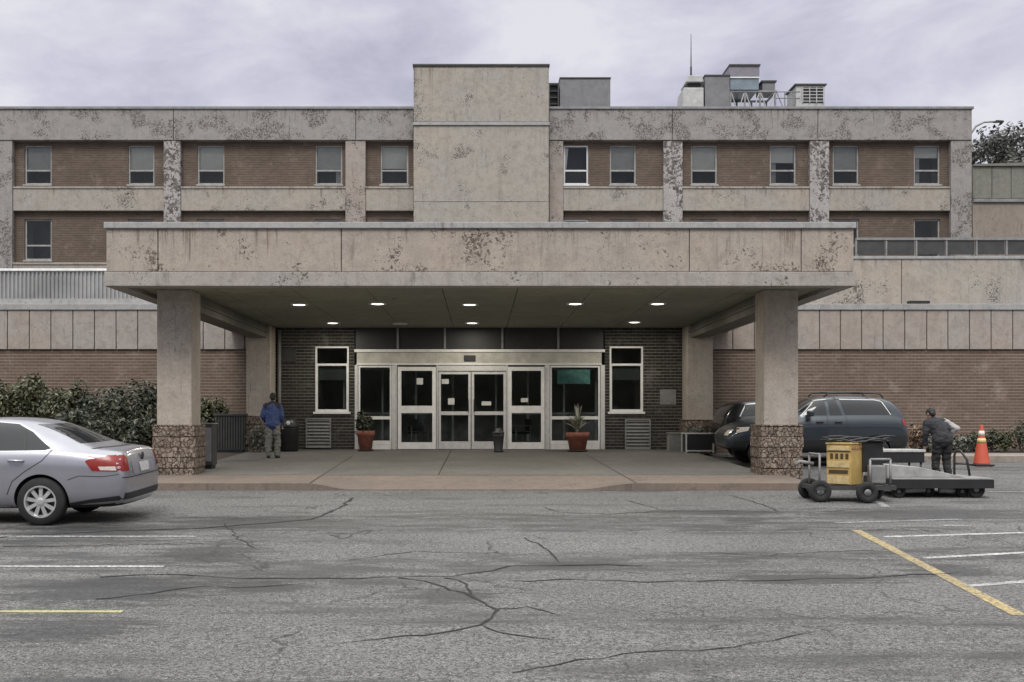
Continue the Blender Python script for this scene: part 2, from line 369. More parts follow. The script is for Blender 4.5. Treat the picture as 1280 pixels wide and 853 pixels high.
# ------------------------------------------------------------------ camera, light, sky
cam_d = bpy.data.cameras.new('camera'); cam = bpy.data.objects.new('camera', cam_d); COL.objects.link(cam)
cam.location = (0, 0, EYE); cam.rotation_euler = (R(90), 0, 0)
cam_d.sensor_width = 36; cam_d.lens = 36 * F / 1280; cam_d.shift_x = (640 - CX) / 1280; cam_d.shift_y = (HY - 426.5) / 1280
cam_d.clip_end = 3000; cam_d.clip_start = .1
S.camera = cam
SUN_EL, SUN_AZ = R(52), R(188)              # high behind the photographer
w = bpy.data.worlds.new('World'); S.world = w; w.use_nodes = True
nt = w.node_tree; nt.nodes.clear()
def wn(k, **kw):
    n = nt.nodes.new(k)
    for a, b in kw.items(): setattr(n, a, b)
    return n
out = wn('ShaderNodeOutputWorld'); bg1 = wn('ShaderNodeBackground'); bg2 = wn('ShaderNodeBackground'); mxs = wn('ShaderNodeMixShader')
sky = wn('ShaderNodeTexSky', sky_type='NISHITA', sun_disc=False, sun_elevation=SUN_EL, sun_rotation=SUN_AZ)
nt.links.new(sky.outputs[0], bg1.inputs[0]); bg1.inputs[1].default_value = .08
tc = wn('ShaderNodeTexCoord'); mp = wn('ShaderNodeMapping'); mp.inputs['Scale'].default_value = (1, 1, 2.6); mp.inputs['Location'].default_value = (.35, .2, .1)
nt.links.new(tc.outputs['Generated'], mp.inputs[0])
n1 = wn('ShaderNodeTexNoise'); n1.inputs['Scale'].default_value = 4.6; n1.inputs['Detail'].default_value = 9; n1.inputs['Roughness'].default_value = .58; n1.inputs['Distortion'].default_value = .25
nt.links.new(mp.outputs[0], n1.inputs['Vector'])
cr = wn('ShaderNodeValToRGB'); e = cr.color_ramp.elements
e[0].position = .36; e[0].color = (.36, .352, .43, 1); e[1].position = .64; e[1].color = (.60, .592, .635, 1)
k = e.new(.5); k.color = (.475, .465, .545, 1)
nt.links.new(n1.outputs['Fac'], cr.inputs[0])
# an overcast sky is about three times brighter overhead than at the horizon
sep = wn('ShaderNodeSeparateXYZ'); nt.links.new(tc.outputs['Generated'], sep.inputs[0])
mr = wn('ShaderNodeMapRange'); mr.inputs['From Min'].default_value = .38; mr.inputs['From Max'].default_value = .95; mr.inputs['To Min'].default_value = 1.0; mr.inputs['To Max'].default_value = 2.6
nt.links.new(sep.outputs[2], mr.inputs[0]); mc = wn('ShaderNodeMix', data_type='RGBA'); me_ = wn('ShaderNodeMapRange'); me_.inputs['From Min'].default_value = .36; me_.inputs['From Max'].default_value = .6
nt.links.new(sep.outputs[2], me_.inputs[0]); nt.links.new(me_.outputs[0], mc.inputs[0]); nt.links.new(cr.outputs[0], mc.inputs[6]); mc.inputs[7].default_value = (.66, .655, .645, 1)
nt.links.new(mr.outputs[0], bg2.inputs[1]); nt.links.new(mc.outputs[2], bg2.inputs[0])
mxs.inputs[0].default_value = .9
nt.links.new(bg1.outputs[0], mxs.inputs[1]); nt.links.new(bg2.outputs[0], mxs.inputs[2]); nt.links.new(mxs.outputs[0], out.inputs[0])
sd = bpy.data.lights.new('sun', 'SUN'); sd.energy = 1.5; sd.angle = R(24); sd.color = (1, .97, .925)
so = bpy.data.objects.new('sun', sd); COL.objects.link(so)
# sun_rotation is clockwise from +Y; direction to the sun:
dirv = Vector((math.sin(SUN_AZ) * math.cos(SUN_EL), math.cos(SUN_AZ) * math.cos(SUN_EL), math.sin(SUN_EL)))
so.rotation_euler = dirv.to_track_quat('Z', 'Y').to_euler(); so.location = dirv * 80
S.view_settings.view_transform = 'Standard'; S.view_settings.look = 'None'; S.view_settings.exposure = 0.45; S.view_settings.gamma = 1
S.view_settings.use_curve_mapping = False

# ------------------------------------------------------------------ ground
mb = MB()
ys = [-400, -60, -10, 0, 10, 20, 31, 60, 200, 1500]; xs = [-1500, -200, -40, 0, 40, 200, 1500]
def g3(x, y): return (x, y, gz(y))
for i in range(len(xs)-1):
    for j in range(len(ys)-1):
        mb.quad(g3(xs[i], ys[j]), g3(xs[i+1], ys[j]), g3(xs[i+1], ys[j+1]), g3(xs[i], ys[j+1]))
tag(mb.build('parking_lot_ground', M['asphalt']), kind='structure')

def strip(mb, pts, w, h=.004):
    """a flat ribbon lying on the sloping lot"""
    pts = [Vector((p[0], p[1])) for p in pts]; L = []; Rr = []
    for i, p in enumerate(pts):
        d = (pts[min(i+1, len(pts)-1)] - pts[max(i-1, 0)]).normalized(); n = Vector((-d.y, d.x))
        ww = w[i] if isinstance(w, (list, tuple)) else w
        L.append(p + n*ww/2); Rr.append(p - n*ww/2)
    for i in range(len(pts)-1):
        q = [L[i], Rr[i], Rr[i+1], L[i+1]]
        mb.quad(*[(a.x, a.y, gz(a.y)+h) for a in q])
def g2(px, py): p = GP(px, py); return (p.x, p.y)
def line(name, a, b, w, m):
    mb = MB(); strip(mb, [a, b], w); tag(mb.build(name, m), kind='structure')
A = g2(0, 708); line('parking_line', (-13, A[1]), g2(205, 708.5), .09, M['white_line'])
A = g2(60, 671); line('parking_line', (-13, A[1]), g2(245, 671), .12, M['faint_line'])
A = g2(20, 765); line('parking_line', (-13, A[1]+.03), g2(153, 765), .085, M['pale_yellow_line'])
line('parking_line', g2(1070, 663), g2(1275, 770), .125, M['yellow_line'])
a = g2(1105, 671.5); b = g2(1275, 666.5); line('parking_line', a, (a[0]+(b[0]-a[0])*3, a[1]+(b[1]-a[1])*3), .11, M['white_line'])
a = g2(1155, 698); b = g2(1275, 691.5); line('parking_line', a, (a[0]+(b[0]-a[0])*3, a[1]+(b[1]-a[1])*3), .11, M['white_line'])
a = g2(1210, 733); b = g2(1275, 728); line('parking_line', a, (a[0]+(b[0]-a[0])*4, a[1]+(b[1]-a[1])*4), .10, M['white_line'])
line('parking_line', g2(1045, 654), g2(1200, 649.5), .12, M['faint_line'])
line('parking_line', g2(1175, 657), g2(1212, 657.5), .14, M['faint_line'])
a = g2(1235, 615); line('parking_line', a, (16, a[1]), .12, M['faint_line'])
a = g2(1085, 620); line('parking_line', a, g2(1108, 634), .12, M['faint_line'])
cracks = [
 ([(125,722),(190,718),(300,723),(400,724),(500,722),(560,721),(600,716),(640,708),(690,707),(760,706),(815,708)], 1.3),
 ([(500,722),(535,727),(560,738),(590,745),(606,755),(620,762),(603,783),(560,790),(500,797),(430,804)], 1.3),
 ([(560,722),(582,731),(590,745)], 1.0), ([(620,762),(655,760),(700,770)], .8), ([(603,783),(640,796),(700,801)], .8),
 ([(640,727),(720,724),(800,728),(960,726),(1080,722),(1200,716)], 1.2),
 ([(680,634),(695,641),(760,643),(830,640),(900,639),(1010,641),(1060,638)], 1.0),
 ([(785,626),(806,632),(830,639)], .9), ([(915,620),(945,629),(975,640)], 1.0),
 ([(0,672),(60,668),(150,664),(240,661),(330,655),(390,649),(425,636),(442,622)], 2.0),
 ([(655,672),(680,683),(700,704)], .9), ([(640,840),(800,815),(900,812),(1020,790)], .7),
 ([(120,750),(190,742),(250,733),(300,735),(380,730)], .9), ([(440,700),(520,690),(640,692)], .7),
 ([(840,690),(960,694),(1100,688)], .7), ([(0,684),(120,682),(260,680)], 1.2), ([(280,655),(298,674),(320,686)], .8),
]
mb = MB()
for pts, wd in cracks:
    q = [Vector(g2(*p)) for p in pts]; P = []; W = []
    for i in range(len(q)-1):
        n = max(2, int((q[i+1]-q[i]).length / .16))
        for k in range(n):
            p = q[i].lerp(q[i+1], k/n); j = .035
            P.append((p.x + rnd.uniform(-j, j), p.y + rnd.uniform(-j, j)*1.3)); W.append(wd * rnd.uniform(.010, .036))
    P.append(tuple(q[-1])); W.append(.004)
    strip(mb, P, W, .005)
tag(mb.build('asphalt_cracks', M['crack']), kind='structure')

# walkway under the canopy, its front edge dropped to the road in the middle
YF, YB = 19.5, 21.35
def hgt(x, y):
    def sm(a, b, t): t = max(0, min(1, (t-a)/(b-a))); return t*t*(3-2*t)
    side = max(sm(-2.35, -3.15, x) if x < 0 else 0, sm(1.75, 2.85, x) if x > 0 else 0)
    fr = sm(YF, YB+.3, y)
    return .018 + (KERB-.018) * max(side, fr)
def walkway(name, xs, ys, m, skirt):
    mb = MB()
    for i in range(len(xs)-1):
        for j in range(len(ys)-1):
            mb.quad(*[(x, y, gz(y)+hgt(x, y)) for x, y in ((xs[i],ys[j]),(xs[i+1],ys[j]),(xs[i+1],ys[j+1]),(xs[i],ys[j+1]))])
    for i in range(len(xs)-1):
        if 'f' in skirt:
            a, b, y = xs[i], xs[i+1], ys[0]; mb.quad((a,y,gz(y)-.1),(b,y,gz(y)-.1),(b,y,gz(y)+hgt(b,y)),(a,y,gz(y)+hgt(a,y)))
    for j in range(len(ys)-1):
        for x, kx in ((xs[0],'l'),(xs[-1],'r')):
            if kx in skirt:
                a, b = ys[j], ys[j+1]; mb.quad((x,a,gz(a)-.1),(x,b,gz(b)-.1),(x,b,gz(b)+hgt(x,b)),(x,a,gz(a)+hgt(x,a)))
    return tag(mb.build(name, m), kind='structure')
XL, XR = -6.3, 6.06
xs = [XL + (XR-XL)*i/80 for i in range(81)]
walkway('kerb_band', [-22] + xs, [YF + (YB-YF)*i/10 for i in range(11)], M['apron_front'], 'fr')
xs2 = [XL + (5.8-XL)*i/80 for i in range(81)]
walkway('walkway', xs2, [YB + (30.4-YB)*i/20 for i in range(21)], M['apron'], 'lr')
mb = MB()
def joint(a, b, h0=.0035):
    a, b = Vector(a), Vector(b); d = (b-a).normalized(); n = Vector((-d.y, d.x))*.012; N = 12
    for i in range(N):
        p, q = a.lerp(b, i/N), a.lerp(b, (i+1)/N)
        mb.quad(*[(v.x, v.y, gz(v.y)+hgt(v.x, v.y)+h0) for v in (p+n, p-n, q-n, q+n)])
for a, b in (((-3.1, 19.52), (-3.25, 27.4)), ((-.83, 21.4), (-.80, 30)), ((2.85, 19.52), (2.75, 28.0)), ((-6.2, 25.4), (5.7, 25.4)), ((-5.9, YB), (5.6, YB))):
    joint(a, b)
tag(mb.build('walkway_joints', M['joint']), kind='structure')
# planting beds and the raised pavement on the right
mb = MB(); mb.quad((-22, YB, gz(YB)+.11), (XL, YB, gz(YB)+.11), (XL, 30.6, gz(30.6)+.11), (-22, 30.6, gz(30.6)+.11))
tag(mb.build('planting_bed', M['soil']), kind='structure')
mb = MB()
y0, y1 = 26.95, 28.1
mb.add([(10.3,y0,gz(y0)-.1),(30,y0,gz(y0)-.1),(30,y0,gz(y0)+.15),(10.3,y0,gz(y0)+.15),(10.3,y1,gz(y1)+.15),(30,y1,gz(y1)+.15),(10.3,y1,gz(y1)-.1)],[(0,1,2,3),(3,2,5,4),(0,3,4,6)])
tag(mb.build('side_pavement', M['annex_low']), kind='structure')
mb = MB(); mb.quad((10.3,y1,gz(y1)+.13),(30,y1,gz(y1)+.13),(30,30.6,gz(30.6)+.13),(10.3,30.6,gz(30.6)+.13))
tag(mb.build('planting_bed', M['soil']), kind='structure')

# ------------------------------------------------------------------ canopy
cp = thing('entrance_canopy', 'wide flat concrete canopy on four square columns over the entrance, flaking beige fascia', 'canopy', (0, 25, gz(25)+KERB))
DC = 20.2
cx0, cx1 = X(132, DC), X(1068, DC)
zs_, zb_, zc_, zt_ = Z(358, DC), Z(340, DC), Z(286, DC), Z(278, DC)
YE = 30.55
mb = MB()
joints = [cx0] + [X(p, DC) for p in (197, 426.5, 862, 1002)] + [cx1]
for a, b in zip(joints[:-1], joints[1:]): mb.box(a+.008, b-.008, DC+.02, DC+.16, zb_+.012, zc_)
sy = [DC+.16, 23.4, 27.0, YE]
for a, b in zip(sy[:-1], sy[1:]):
    mb.box(cx0, cx0+.14, a+.008, b-.008, zb_+.012, zc_); mb.box(cx1-.14, cx1, a+.008, b-.008, zb_+.012, zc_)
mb.build('fascia', M['conc_fascia'], cp, bevel=.008)
mb = MB(); mb.box(cx0+.05, cx1-.05, DC+.06, YE, zb_-.05, zc_-.02); mb.build('roof_slab', M['dark_grey'], cp)
mb = MB(); mb.box(cx0-.02, cx1+.02, DC-.02, DC+.3, zs_, zb_); mb.box(cx0-.02, cx0+.3, DC+.3, YE, zs_, zb_); mb.box(cx1-.3, cx1+.02, DC+.3, YE, zs_, zb_)
mb.build('lower_band', concrete('band_concrete', (.41, .37, .335), (.42, .395, .37), .45, 15.0), cp, bevel=.012)
mb = MB(); mb.box(cx0-.03, cx1+.03, DC-.03, YE, zc_+.003, zt_); mb.build('coping', M['coping'], cp, bevel=.012)
ZSOF = 4.47
mb = MB(); n = 9; w = (cx1-cx0-.6)/n
for i in range(n):
    for j, (a, b) in enumerate(((DC+.3, 23.6), (23.6, 27.0), (27.0, YE-.25))):
        mb.box(cx0+.3+i*w+.007, cx0+.3+(i+1)*w-.007, a+.007, b-.007, ZSOF, ZSOF+.05)
mb.build('soffit', M['soffit'], cp)
D1, D2 = 21.4, 29.4
cols = [(X(196, D1), X(239.6, D1), D1, 533), (X(955, D1), X(997.8, D1), D1, 533), (X(307.7, D2), X(338, D2), D2, 521), (X(859, D2), X(891.4, D2), D2, 526)]
for i, (a, b, D, py) in enumerate(cols):
    dz = Z(py, D); yb = D+.69 if D < 25 else D+.75
    mb = MB(); mb.box(a, b, D, yb, dz, ZSOF-.003 if D < 25 else ZSOF-.003); c = mb.build('column', M['conc_column'], cp, bevel=.018)
    mb = MB(); e_ = .075
    # rough stone base, built course by course with a little relief
    z = gz(D)+.05; nc = 5; hh = (dz - z)/nc
    for k_ in range(nc):
        j = [rnd.uniform(-.015, .02) for _ in range(4)]
        mb.box(a-e_-j[0], b+e_+j[1], D-e_-j[2], (yb+e_+j[3]), z+k_*hh, z+(k_+1)*hh-.004)
    mb.box(a-e_-.01, b+e_+.01, D-e_-.01, yb+e_+.01, dz-.004, dz+.03)
    mb.build('stone_base', M['stone'], c, bevel=.02)
for xx0, xx1 in ((cols[0][0]+.1, cols[0][1]-.1), (cols[1][0]+.1, cols[1][1]-.1)):
    mb = MB(); mb.box(xx0, xx1, D1+.69, D2, 4.12, ZSOF-.004); mb.box(xx0-.05, xx1+.05, D1+.69, D2, 4.26, 4.30); mb.build('side_beam', M['beam'], cp, bevel=.01)
for px, py in ((374,380.5),(472,379.5),(587,380.5),(719,379.5),(822,379.5),(416,403.5),(590,403.5),(793,402.5),(500,404.5)):
    D = (ZSOF-EYE)*F/(HY-py); x = X(px, D)
    mb = MB(); mb.lathe([(.0,.0),(.15,.0),(.165,-.012),(.19,-.012),(.2,.006),(.2,.03),(0,.03)], (x, D, ZSOF-.012), 28)
    l_ = mb.build('ceiling_light', M['alu'], cp, smooth=True)
    if px != 500:
        mb = MB(); mb.lathe([(0,-.008),(.09,-.008),(.14,0),(.145,.004),(0,.004)], (x, D, ZSOF-.014), 28); mb.build('lens', M['lamp'], l_, smooth=True)
        ad = bpy.data.lights.new('downlight', 'AREA'); ad.shape = 'DISK'; ad.size = .26; ad.energy = 30; ad.color = (1, .93, .80)
        ao = bpy.data.objects.new('downlight', ad); COL.objects.link(ao); ao.location = (x, D, ZSOF-.035)
    else:
        mb = MB(); mb.lathe([(0,-.006),(.09,-.006),(.14,0),(.145,.004),(0,.004)], (x, D, ZSOF-.014), 28); mb.build('lens', M['blind'], l_, smooth=True)

# ------------------------------------------------------------------ entrance front
DE = 30.2
eb = thing('entrance_building', 'dark brick entrance front with glazed sliding doors recessed under the canopy', 'building', (0, DE, gz(DE)+KERB))
ex0, ex1 = -5.76, 5.69
zfl = Z(562, DE)
E = lambda px: X(px, DE)
V = lambda py: Z(py, DE)
wl = (E(394), E(436), V(515), V(433)); wr = (E(762), E(804), V(515), V(433))
op = (E(443), E(756), zfl-.2, V(409))
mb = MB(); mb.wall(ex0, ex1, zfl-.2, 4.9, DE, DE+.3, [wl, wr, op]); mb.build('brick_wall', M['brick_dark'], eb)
mb = MB()                                                     # the lobby behind the glass
mb.wall(ex0, ex1, zfl-.2, 4.9, 37.0, 37.2); mb.box(ex0, ex0+.2, DE+.3, 37, zfl-.2, 4.9); mb.box(ex1-.2, ex1, DE+.3, 37, zfl-.2, 4.9)
mb.box(ex0, ex1, DE+.01, 37.2, 4.902, 5.2); mb.build('lobby_shell', M['interior'], eb)
mb = MB(); mb.box(ex0+.2, ex1-.2, DE+.3, 37, zfl-.2, zfl); mb.box(E(443)+.003, E(756)-.003, DE-.0, DE+.3, zfl-.2, zfl-.002); mb.build('lobby_floor', M['interior_floor'], eb)
mb = MB(); mb.box(ex0+.2, ex1-.2, DE+.3, 37, 4.3, 4.4); mb.build('lobby_ceiling', M['interior'], eb)
# black transom band with pale mullions
mb = MB(); mb.box(E(443), E(756), DE+.1, DE+.2, V(437), V(409)); mb.build('transom_panel', M['dark'], eb)
mb = MB()
for p in (497, 556, 628, 698): mb = MB(); mb.box(E(p)-.03, E(p)+.03, DE+.03, DE+.1, V(436), V(409.5)); mb.build('transom_mullion', M['mid_grey'], eb)
mb = MB(); mb.box(E(446), E(752), DE-.02, DE+.14, V(455), V(440.5))
mb.build('header_panel', M['alu_beige'], eb, bevel=.008)
mb = MB(); mb.box(E(443), E(756), DE-.06, DE+.16, V(440.5), V(437)); mb.box(E(446), E(752), DE-.04, DE-.021, V(456.6), V(454.4)); mb.build('header_trim', M['alu_white'], eb, bevel=.006)
mb = MB(); mb.box(E(580), E(594.5), DE-.07, DE-.021, V(451.5), V(444.5)); mb.build('door_sensor', M['dark'], eb, bevel=.01)
for a, b in ((443.5, 447.5), (490, 496.5), (545.5, 547.5), (633, 635), (681, 687), (750.5, 756)):
    mb = MB(); mb.box(E(a), E(b), DE-.04, DE+.14, zfl, V(456.6)); mb.build('door_post', M['alu'], eb, bevel=.008)
mb = MB(); mb.box(E(547.5), E(633), DE-.01, DE+.12, V(464), V(457)); mb.build('door_head', M['alu'], eb, bevel=.008)
def leafdoor(name, a, b, top, y, w, mid, bot, m, handle=None):
    x0, x1 = E(a), E(b); z0, z1 = zfl+.012, V(top); zm0, zm1 = V(mid[1]), V(mid[0]); zb = V(bot)
    mb = MB(); mb.wall(x0, x1, z0, z1, y, y+.05, [(x0+w, x1-w, zb, zm0), (x0+w, x1-w, zm1, z1-w*1.1)])
    d = mb.build(name, m, eb, bevel=.006)
    mb = MB(); mb.box(x0+w-.005, x1-w+.005, y+.02, y+.03, zb-.005, zm0+.005); mb.box(x0+w-.005, x1-w+.005, y+.02, y+.03, zm1-.005, z1-w*1.1+.005)
    mb.build('glass', M['glass'], d)
    if handle:
        mb = MB(); hx = E(handle); mb.tube([(hx, y, V(500)), (hx, y-.07, V(501)), (hx, y-.07, V(514)), (hx, y, V(515))], .014); mb.build('handle', M['dark_grey'], d, smooth=True)
    return d
def note(parent, a, b, t, bo, y, m):
    mb = MB(); mb.box(E(a), E(b), y-.004, y-.001, V(bo), V(t)); return mb.build('notice', m, parent)
M['paper'] = paint('paper', (.62, .62, .60), .8, 0, .2, 30)
M['teal'] = paint('teal_poster', (.24, .50, .46), .7, 0, .45, 9)
d1 = leafdoor('sliding_door', 497.5, 545, 459, DE-.10, .10, (507.5, 516.5), 553, M['alu_white'])
d2 = leafdoor('sliding_door', 635, 680.5, 459, DE-.10, .10, (507.5, 516.5), 553, M['alu_white'])
d3 = leafdoor('swing_door', 548, 588.5, 464.5, DE+.03, .07, (514.5, 519), 552, M['alu'], 585.5)
d4 = leafdoor('swing_door', 589.5, 632.5, 464.5, DE+.03, .07, (514.5, 519), 552, M['alu'], 592.5)
note(d1, 521, 529, 473, 481, DE-.078, M['paper']); note(d3, 552, 561, 474, 480, DE+.052, M['paper']); note(d3, 560, 568, 498, 506, DE+.052, M['paper'])
note(d4, 602, 614, 502, 507, DE+.052, M['paper']); note(d2, 651, 660, 498, 503, DE-.078, M['paper'])
for a, b in ((448, 489.5), (687.5, 750)):
    x0, x1 = E(a), E(b); mb = MB(); mb.wall(x0, x1, V(556), V(457), DE, DE+.06, [(x0+.05, x1-.05, V(551), V(524.5)), (x0+.05, x1-.05, V(520.5), V(459.5))])
    mb.box(x0, x1, DE+.005, DE+.055, zfl, V(556.01)); s_ = mb.build('side_window', M['alu_white'], eb, bevel=.006)
    mb = MB(); mb.box(x0+.045, x1-.045, DE+.025, DE+.035, V(551.2), V(524.3)); mb.box(x0+.045, x1-.045, DE+.025, DE+.035, V(520.7), V(459.3)); mb.build('glass', M['glass'], s_)
    if a > 600:
        mb = MB(); mb.box(E(697), E(738), DE+.08, DE+.09, V(480), V(462)); q = mb.build('poster', M['teal'], s_); q['label'] = 'teal poster behind the glass'
for (a, b, c, d) in (wl, wr):
    mb = MB(); zt = V(456)
    mb.wall(a, b, c, d, DE+.02, DE+.10, [(a+.07, b-.07, c+.07, zt-.03), (a+.05, b-.05, zt+.03, d-.05)]); mb.box(a-.05, b+.05, DE-.05, DE+.02, c-.06, c)
    f_ = mb.build('window', M['alu_white'], eb, bevel=.006)
    mb = MB(); mb.box(a+.065, b-.065, DE+.05, DE+.06, c+.065, zt-.025); mb.box(a+.045, b-.045, DE+.05, DE+.06, zt+.025, d-.045); mb.build('glass', M['glass'], f_)
    mb = MB(); mb.box(a+.07, b-.07, DE+.16, DE+.18, c+.9, zt-.05); mb.build('blind', M['dark_grey'], f_)
def louvre(px0, px1, py0, py1):
    x0, x1, z0, z1 = E(px0), E(px1), V(py1), V(py0)
    mb = MB(); mb.frame(x0, x1, z0, z1, DE-.07, DE, .035); fr = mb.build('louvre_vent', M['mid_grey'], eb, bevel=.005)
    mb = MB(); n = 9
    for i in range(n):
        z = z0+.05+(z1-z0-.1)*i/(n-1); mb.add([(x0+.035,DE-.06,z-.03),(x1-.035,DE-.06,z-.03),(x1-.035,DE-.01,z+.03),(x0+.035,DE-.01,z+.03),(x0+.035,DE-.06,z-.022),(x1-.035,DE-.06,z-.022),(x1-.035,DE-.01,z+.038),(x0+.035,DE-.01,z+.038)],
            [(0,1,2,3),(7,6,5,4),(0,4,5,1),(3,2,6,7),(0,3,7,4),(1,5,6,2)])
    mb.box(x0+.03, x1-.03, DE-.008, DE-.003, z0+.03, z1-.03)
    mb.build('slats', paint('vent_slats', (.20, .20, .195), .6, .1, .2, 5), fr)
louvre(382.5, 414, 523, 560); louvre(781, 813, 524, 562)
mb = MB(); mb.box(E(825), E(845), DE-.025, DE-.003, V(506), V(487)); mb.build('wall_sign', M['mid_grey'], eb, bevel=.004)
mb = MB(); mb.box(E(350), E(370), DE-.025, DE-.003, V(453), V(436)); mb.build('wall_sign', M['dark_grey'], eb, bevel=.004)
mb = MB(); mb.tube([(ex0+.12, DE-.07, zfl), (ex0+.12, DE-.07, 4.4)], .05, 10); mb.build('downpipe', M['mid_grey'], eb, smooth=True)
# inner vestibule screen seen through the glass
mb = MB()
for p in (430, 478, 520, 566, 620, 660, 705, 745): mb.box(X(p, 33)-.03, X(p, 33)+.03, 33, 33.08, zfl, 3.4)
mb.box(X(430, 33), X(745, 33), 33, 33.08, 3.4, 3.6); mb.box(X(430, 33), X(745, 33), 33.01, 33.07, zfl+1.0, zfl+1.06); mb.build('inner_screen', M['alu_white'], eb)
def chair(x, y, rz, label):
    t = thing('lobby_chair', label, 'chair', (x, y, zfl), rz)
    mb = MB(); mb.box(-.25, .25, -.24, .24, .42, .48); mb.build('seat', M['dark_grey'], t, bevel=.02, world=False)
    mb = MB(); mb.box(-.24, .24, .2, .25, .5, .86); mb.build('backrest', M['dark_grey'], t, bevel=.02, world=False)
    mb = MB()
    for s in (-.25, .25): mb.tube([(s, -.22, 0), (s, -.22, .66), (s, .22, .66), (s, .22, 0)], .018)
    mb.build('frame', M['alu'], t, smooth=True, world=False)
chair(X(522, 31.6), 31.6, R(20), 'metal framed lobby chair seen low behind the left sliding door')
chair(X(651, 31.7), 31.7, R(-75), 'metal framed lobby chair seen low behind the right sliding door')

# ------------------------------------------------------------------ low brick wings
DW = 30.6
def wing(label, x0, x1, jp, dark_side):
    t = thing('brick_wing', label, 'building wing', ((x0+x1)/2, DW, .92))
    zb, zp, zc = Z(437, DW), Z(388, DW), Z(380.5, DW)
    mb = MB(); mb.box(x0, x1, DW, 46.6, .6, zb+.3); mb.build('brick_wall', M['brick_wing'], t)
    mb = MB(); xsj = sorted({x0, x1, *[j for j in jp if x0 < j < x1]})
    for a, b in zip(xsj[:-1], xsj[1:]): mb.box(a+.012, b-.012, DW-.07, DW-.002, zb, zp)
    mb.build('parapet_panel', M['conc_panel'], t, bevel=.01)
    mb = MB(); mb.box(x0, x1, DW-.03, 46.6, zb+.301, zp-.01); mb.build('roof_deck', M['dark_grey'], t)
    mb = MB(); mb.box(x0, x1, DW-.11, DW+.5, zp, zc); mb.build('coping', M['coping'], t, bevel=.012)
    return t
jl = [X(p, DW-.07) for p in [9.2-27.2*i for i in range(1, 30)]] + [X(p, DW-.07) for p in (9.2, 36.5, 63.5, 91, 118, 145, 172, 199.5, 227, 254, 281, 306)]
lw = wing('low brick wing left of the canopy with beige parapet panels and shrubs before it', -40, -5.78, jl, 0)
jr = [X(p, DW-.07) for p in (916, 943, 970, 997, 1024.5, 1050.5, 1077, 1104, 1131, 1158.5, 1185, 1212, 1239, 1266)] + [X(1266+27*i, DW-.07) for i in range(1, 30)]
rw = wing('low brick wing right of the canopy with beige parapet panels and parked vehicles before it', 5.71, 40, jr, 1)
# left: flashing and ribbed metal screen over the wing
mb = MB(); mb.box(-40, -5.8, DW+.5, 33.0, Z(380.5, DW)-.05, Z(377.5, 31.8)); mb.box(-40, -5.8, 33, 33.4, Z(381, 33)-.1, Z(373.5, 33)); mb.build('flashing', M['coping'], lw)
mb = MB(); zz0, zz1 = Z(373.5, 33.2), Z(339, 33.2); x = -40; pitch = .125
while x < -5.0:
    mb.add([(x,33.2,zz0),(x+.045,33.2,zz0),(x+.0625,33.25,zz0),(x+.1075,33.25,zz0),(x+pitch,33.2,zz0),(x,33.2,zz1),(x+.045,33.2,zz1),(x+.0625,33.25,zz1),(x+.1075,33.25,zz1),(x+pitch,33.2,zz1)],
           [(0,1,6,5),(1,2,7,6),(2,3,8,7),(3,4,9,8)]); x += pitch
mb.box(-40, -5.0, 33.3, 33.4, zz0, zz1-.02); mb.build('ribbed_screen', M['corrugated'], lw)
mb = MB(); mb.box(-40, -5.0, 33.15, 33.45, zz1, zz1+.07); mb.build('screen_cap', M['alu_white'], lw, bevel=.01)
# right: plain concrete upstand and dark rail panels
DU = 33.0
mb = MB(); zu0, zu1 = Z(381, DU)-.1, Z(324, DU)
for a, b in ((X(880, DU), X(1127, DU)), (X(1127, DU), 25.0), (25.0, 40)): mb.box(a+.01, b-.01, DU, DU+.25, zu0, zu1)
mb.build('upstand_wall', M['conc_upstand'], rw, bevel=.012)
mb = MB(); mb.box(X(880, DU), 40, DU-.04, DU+.3, zu1, Z(320.5, DU)); mb.box(5.75, 40, DW+.5, DU-.002, Z(380.5, DW)-.06, Z(379.5, DW)); mb.build('upstand_cap', M['coping'], rw, bevel=.01)
mb = MB(); mb.box(X(1135, 32.4), X(1161, 32.4), 32.3, 32.5, Z(380, 32.4), Z(376.5, 32.4)); mb.build('dark_roof_slot', M['dark'], rw, bevel=.01)  # plain dark bar for the narrow slot at the foot of the upstand
mb = MB(); xx = X(1069, 33.2); k_ = 0
while xx < 40:
    mb.box(xx+.03, xx+.87, 33.12, 33.15, Z(320, 33.2)+.03, Z(301.5, 33.2)); xx += .93
mb.build('rail_panel', M['dark_grey'], rw)
mb = MB(); xx = X(1069, 33.2)
mb.box(xx, 40, 33.08, 33.2, Z(301, 33.2), Z(298, 33.2))
while xx < 40: mb.box(xx-.025, xx+.025, 33.1, 33.17, Z(320.4, 33.2), Z(301.01, 33.2)); xx += .93
mb.build('rail', M['mid_grey'], rw)

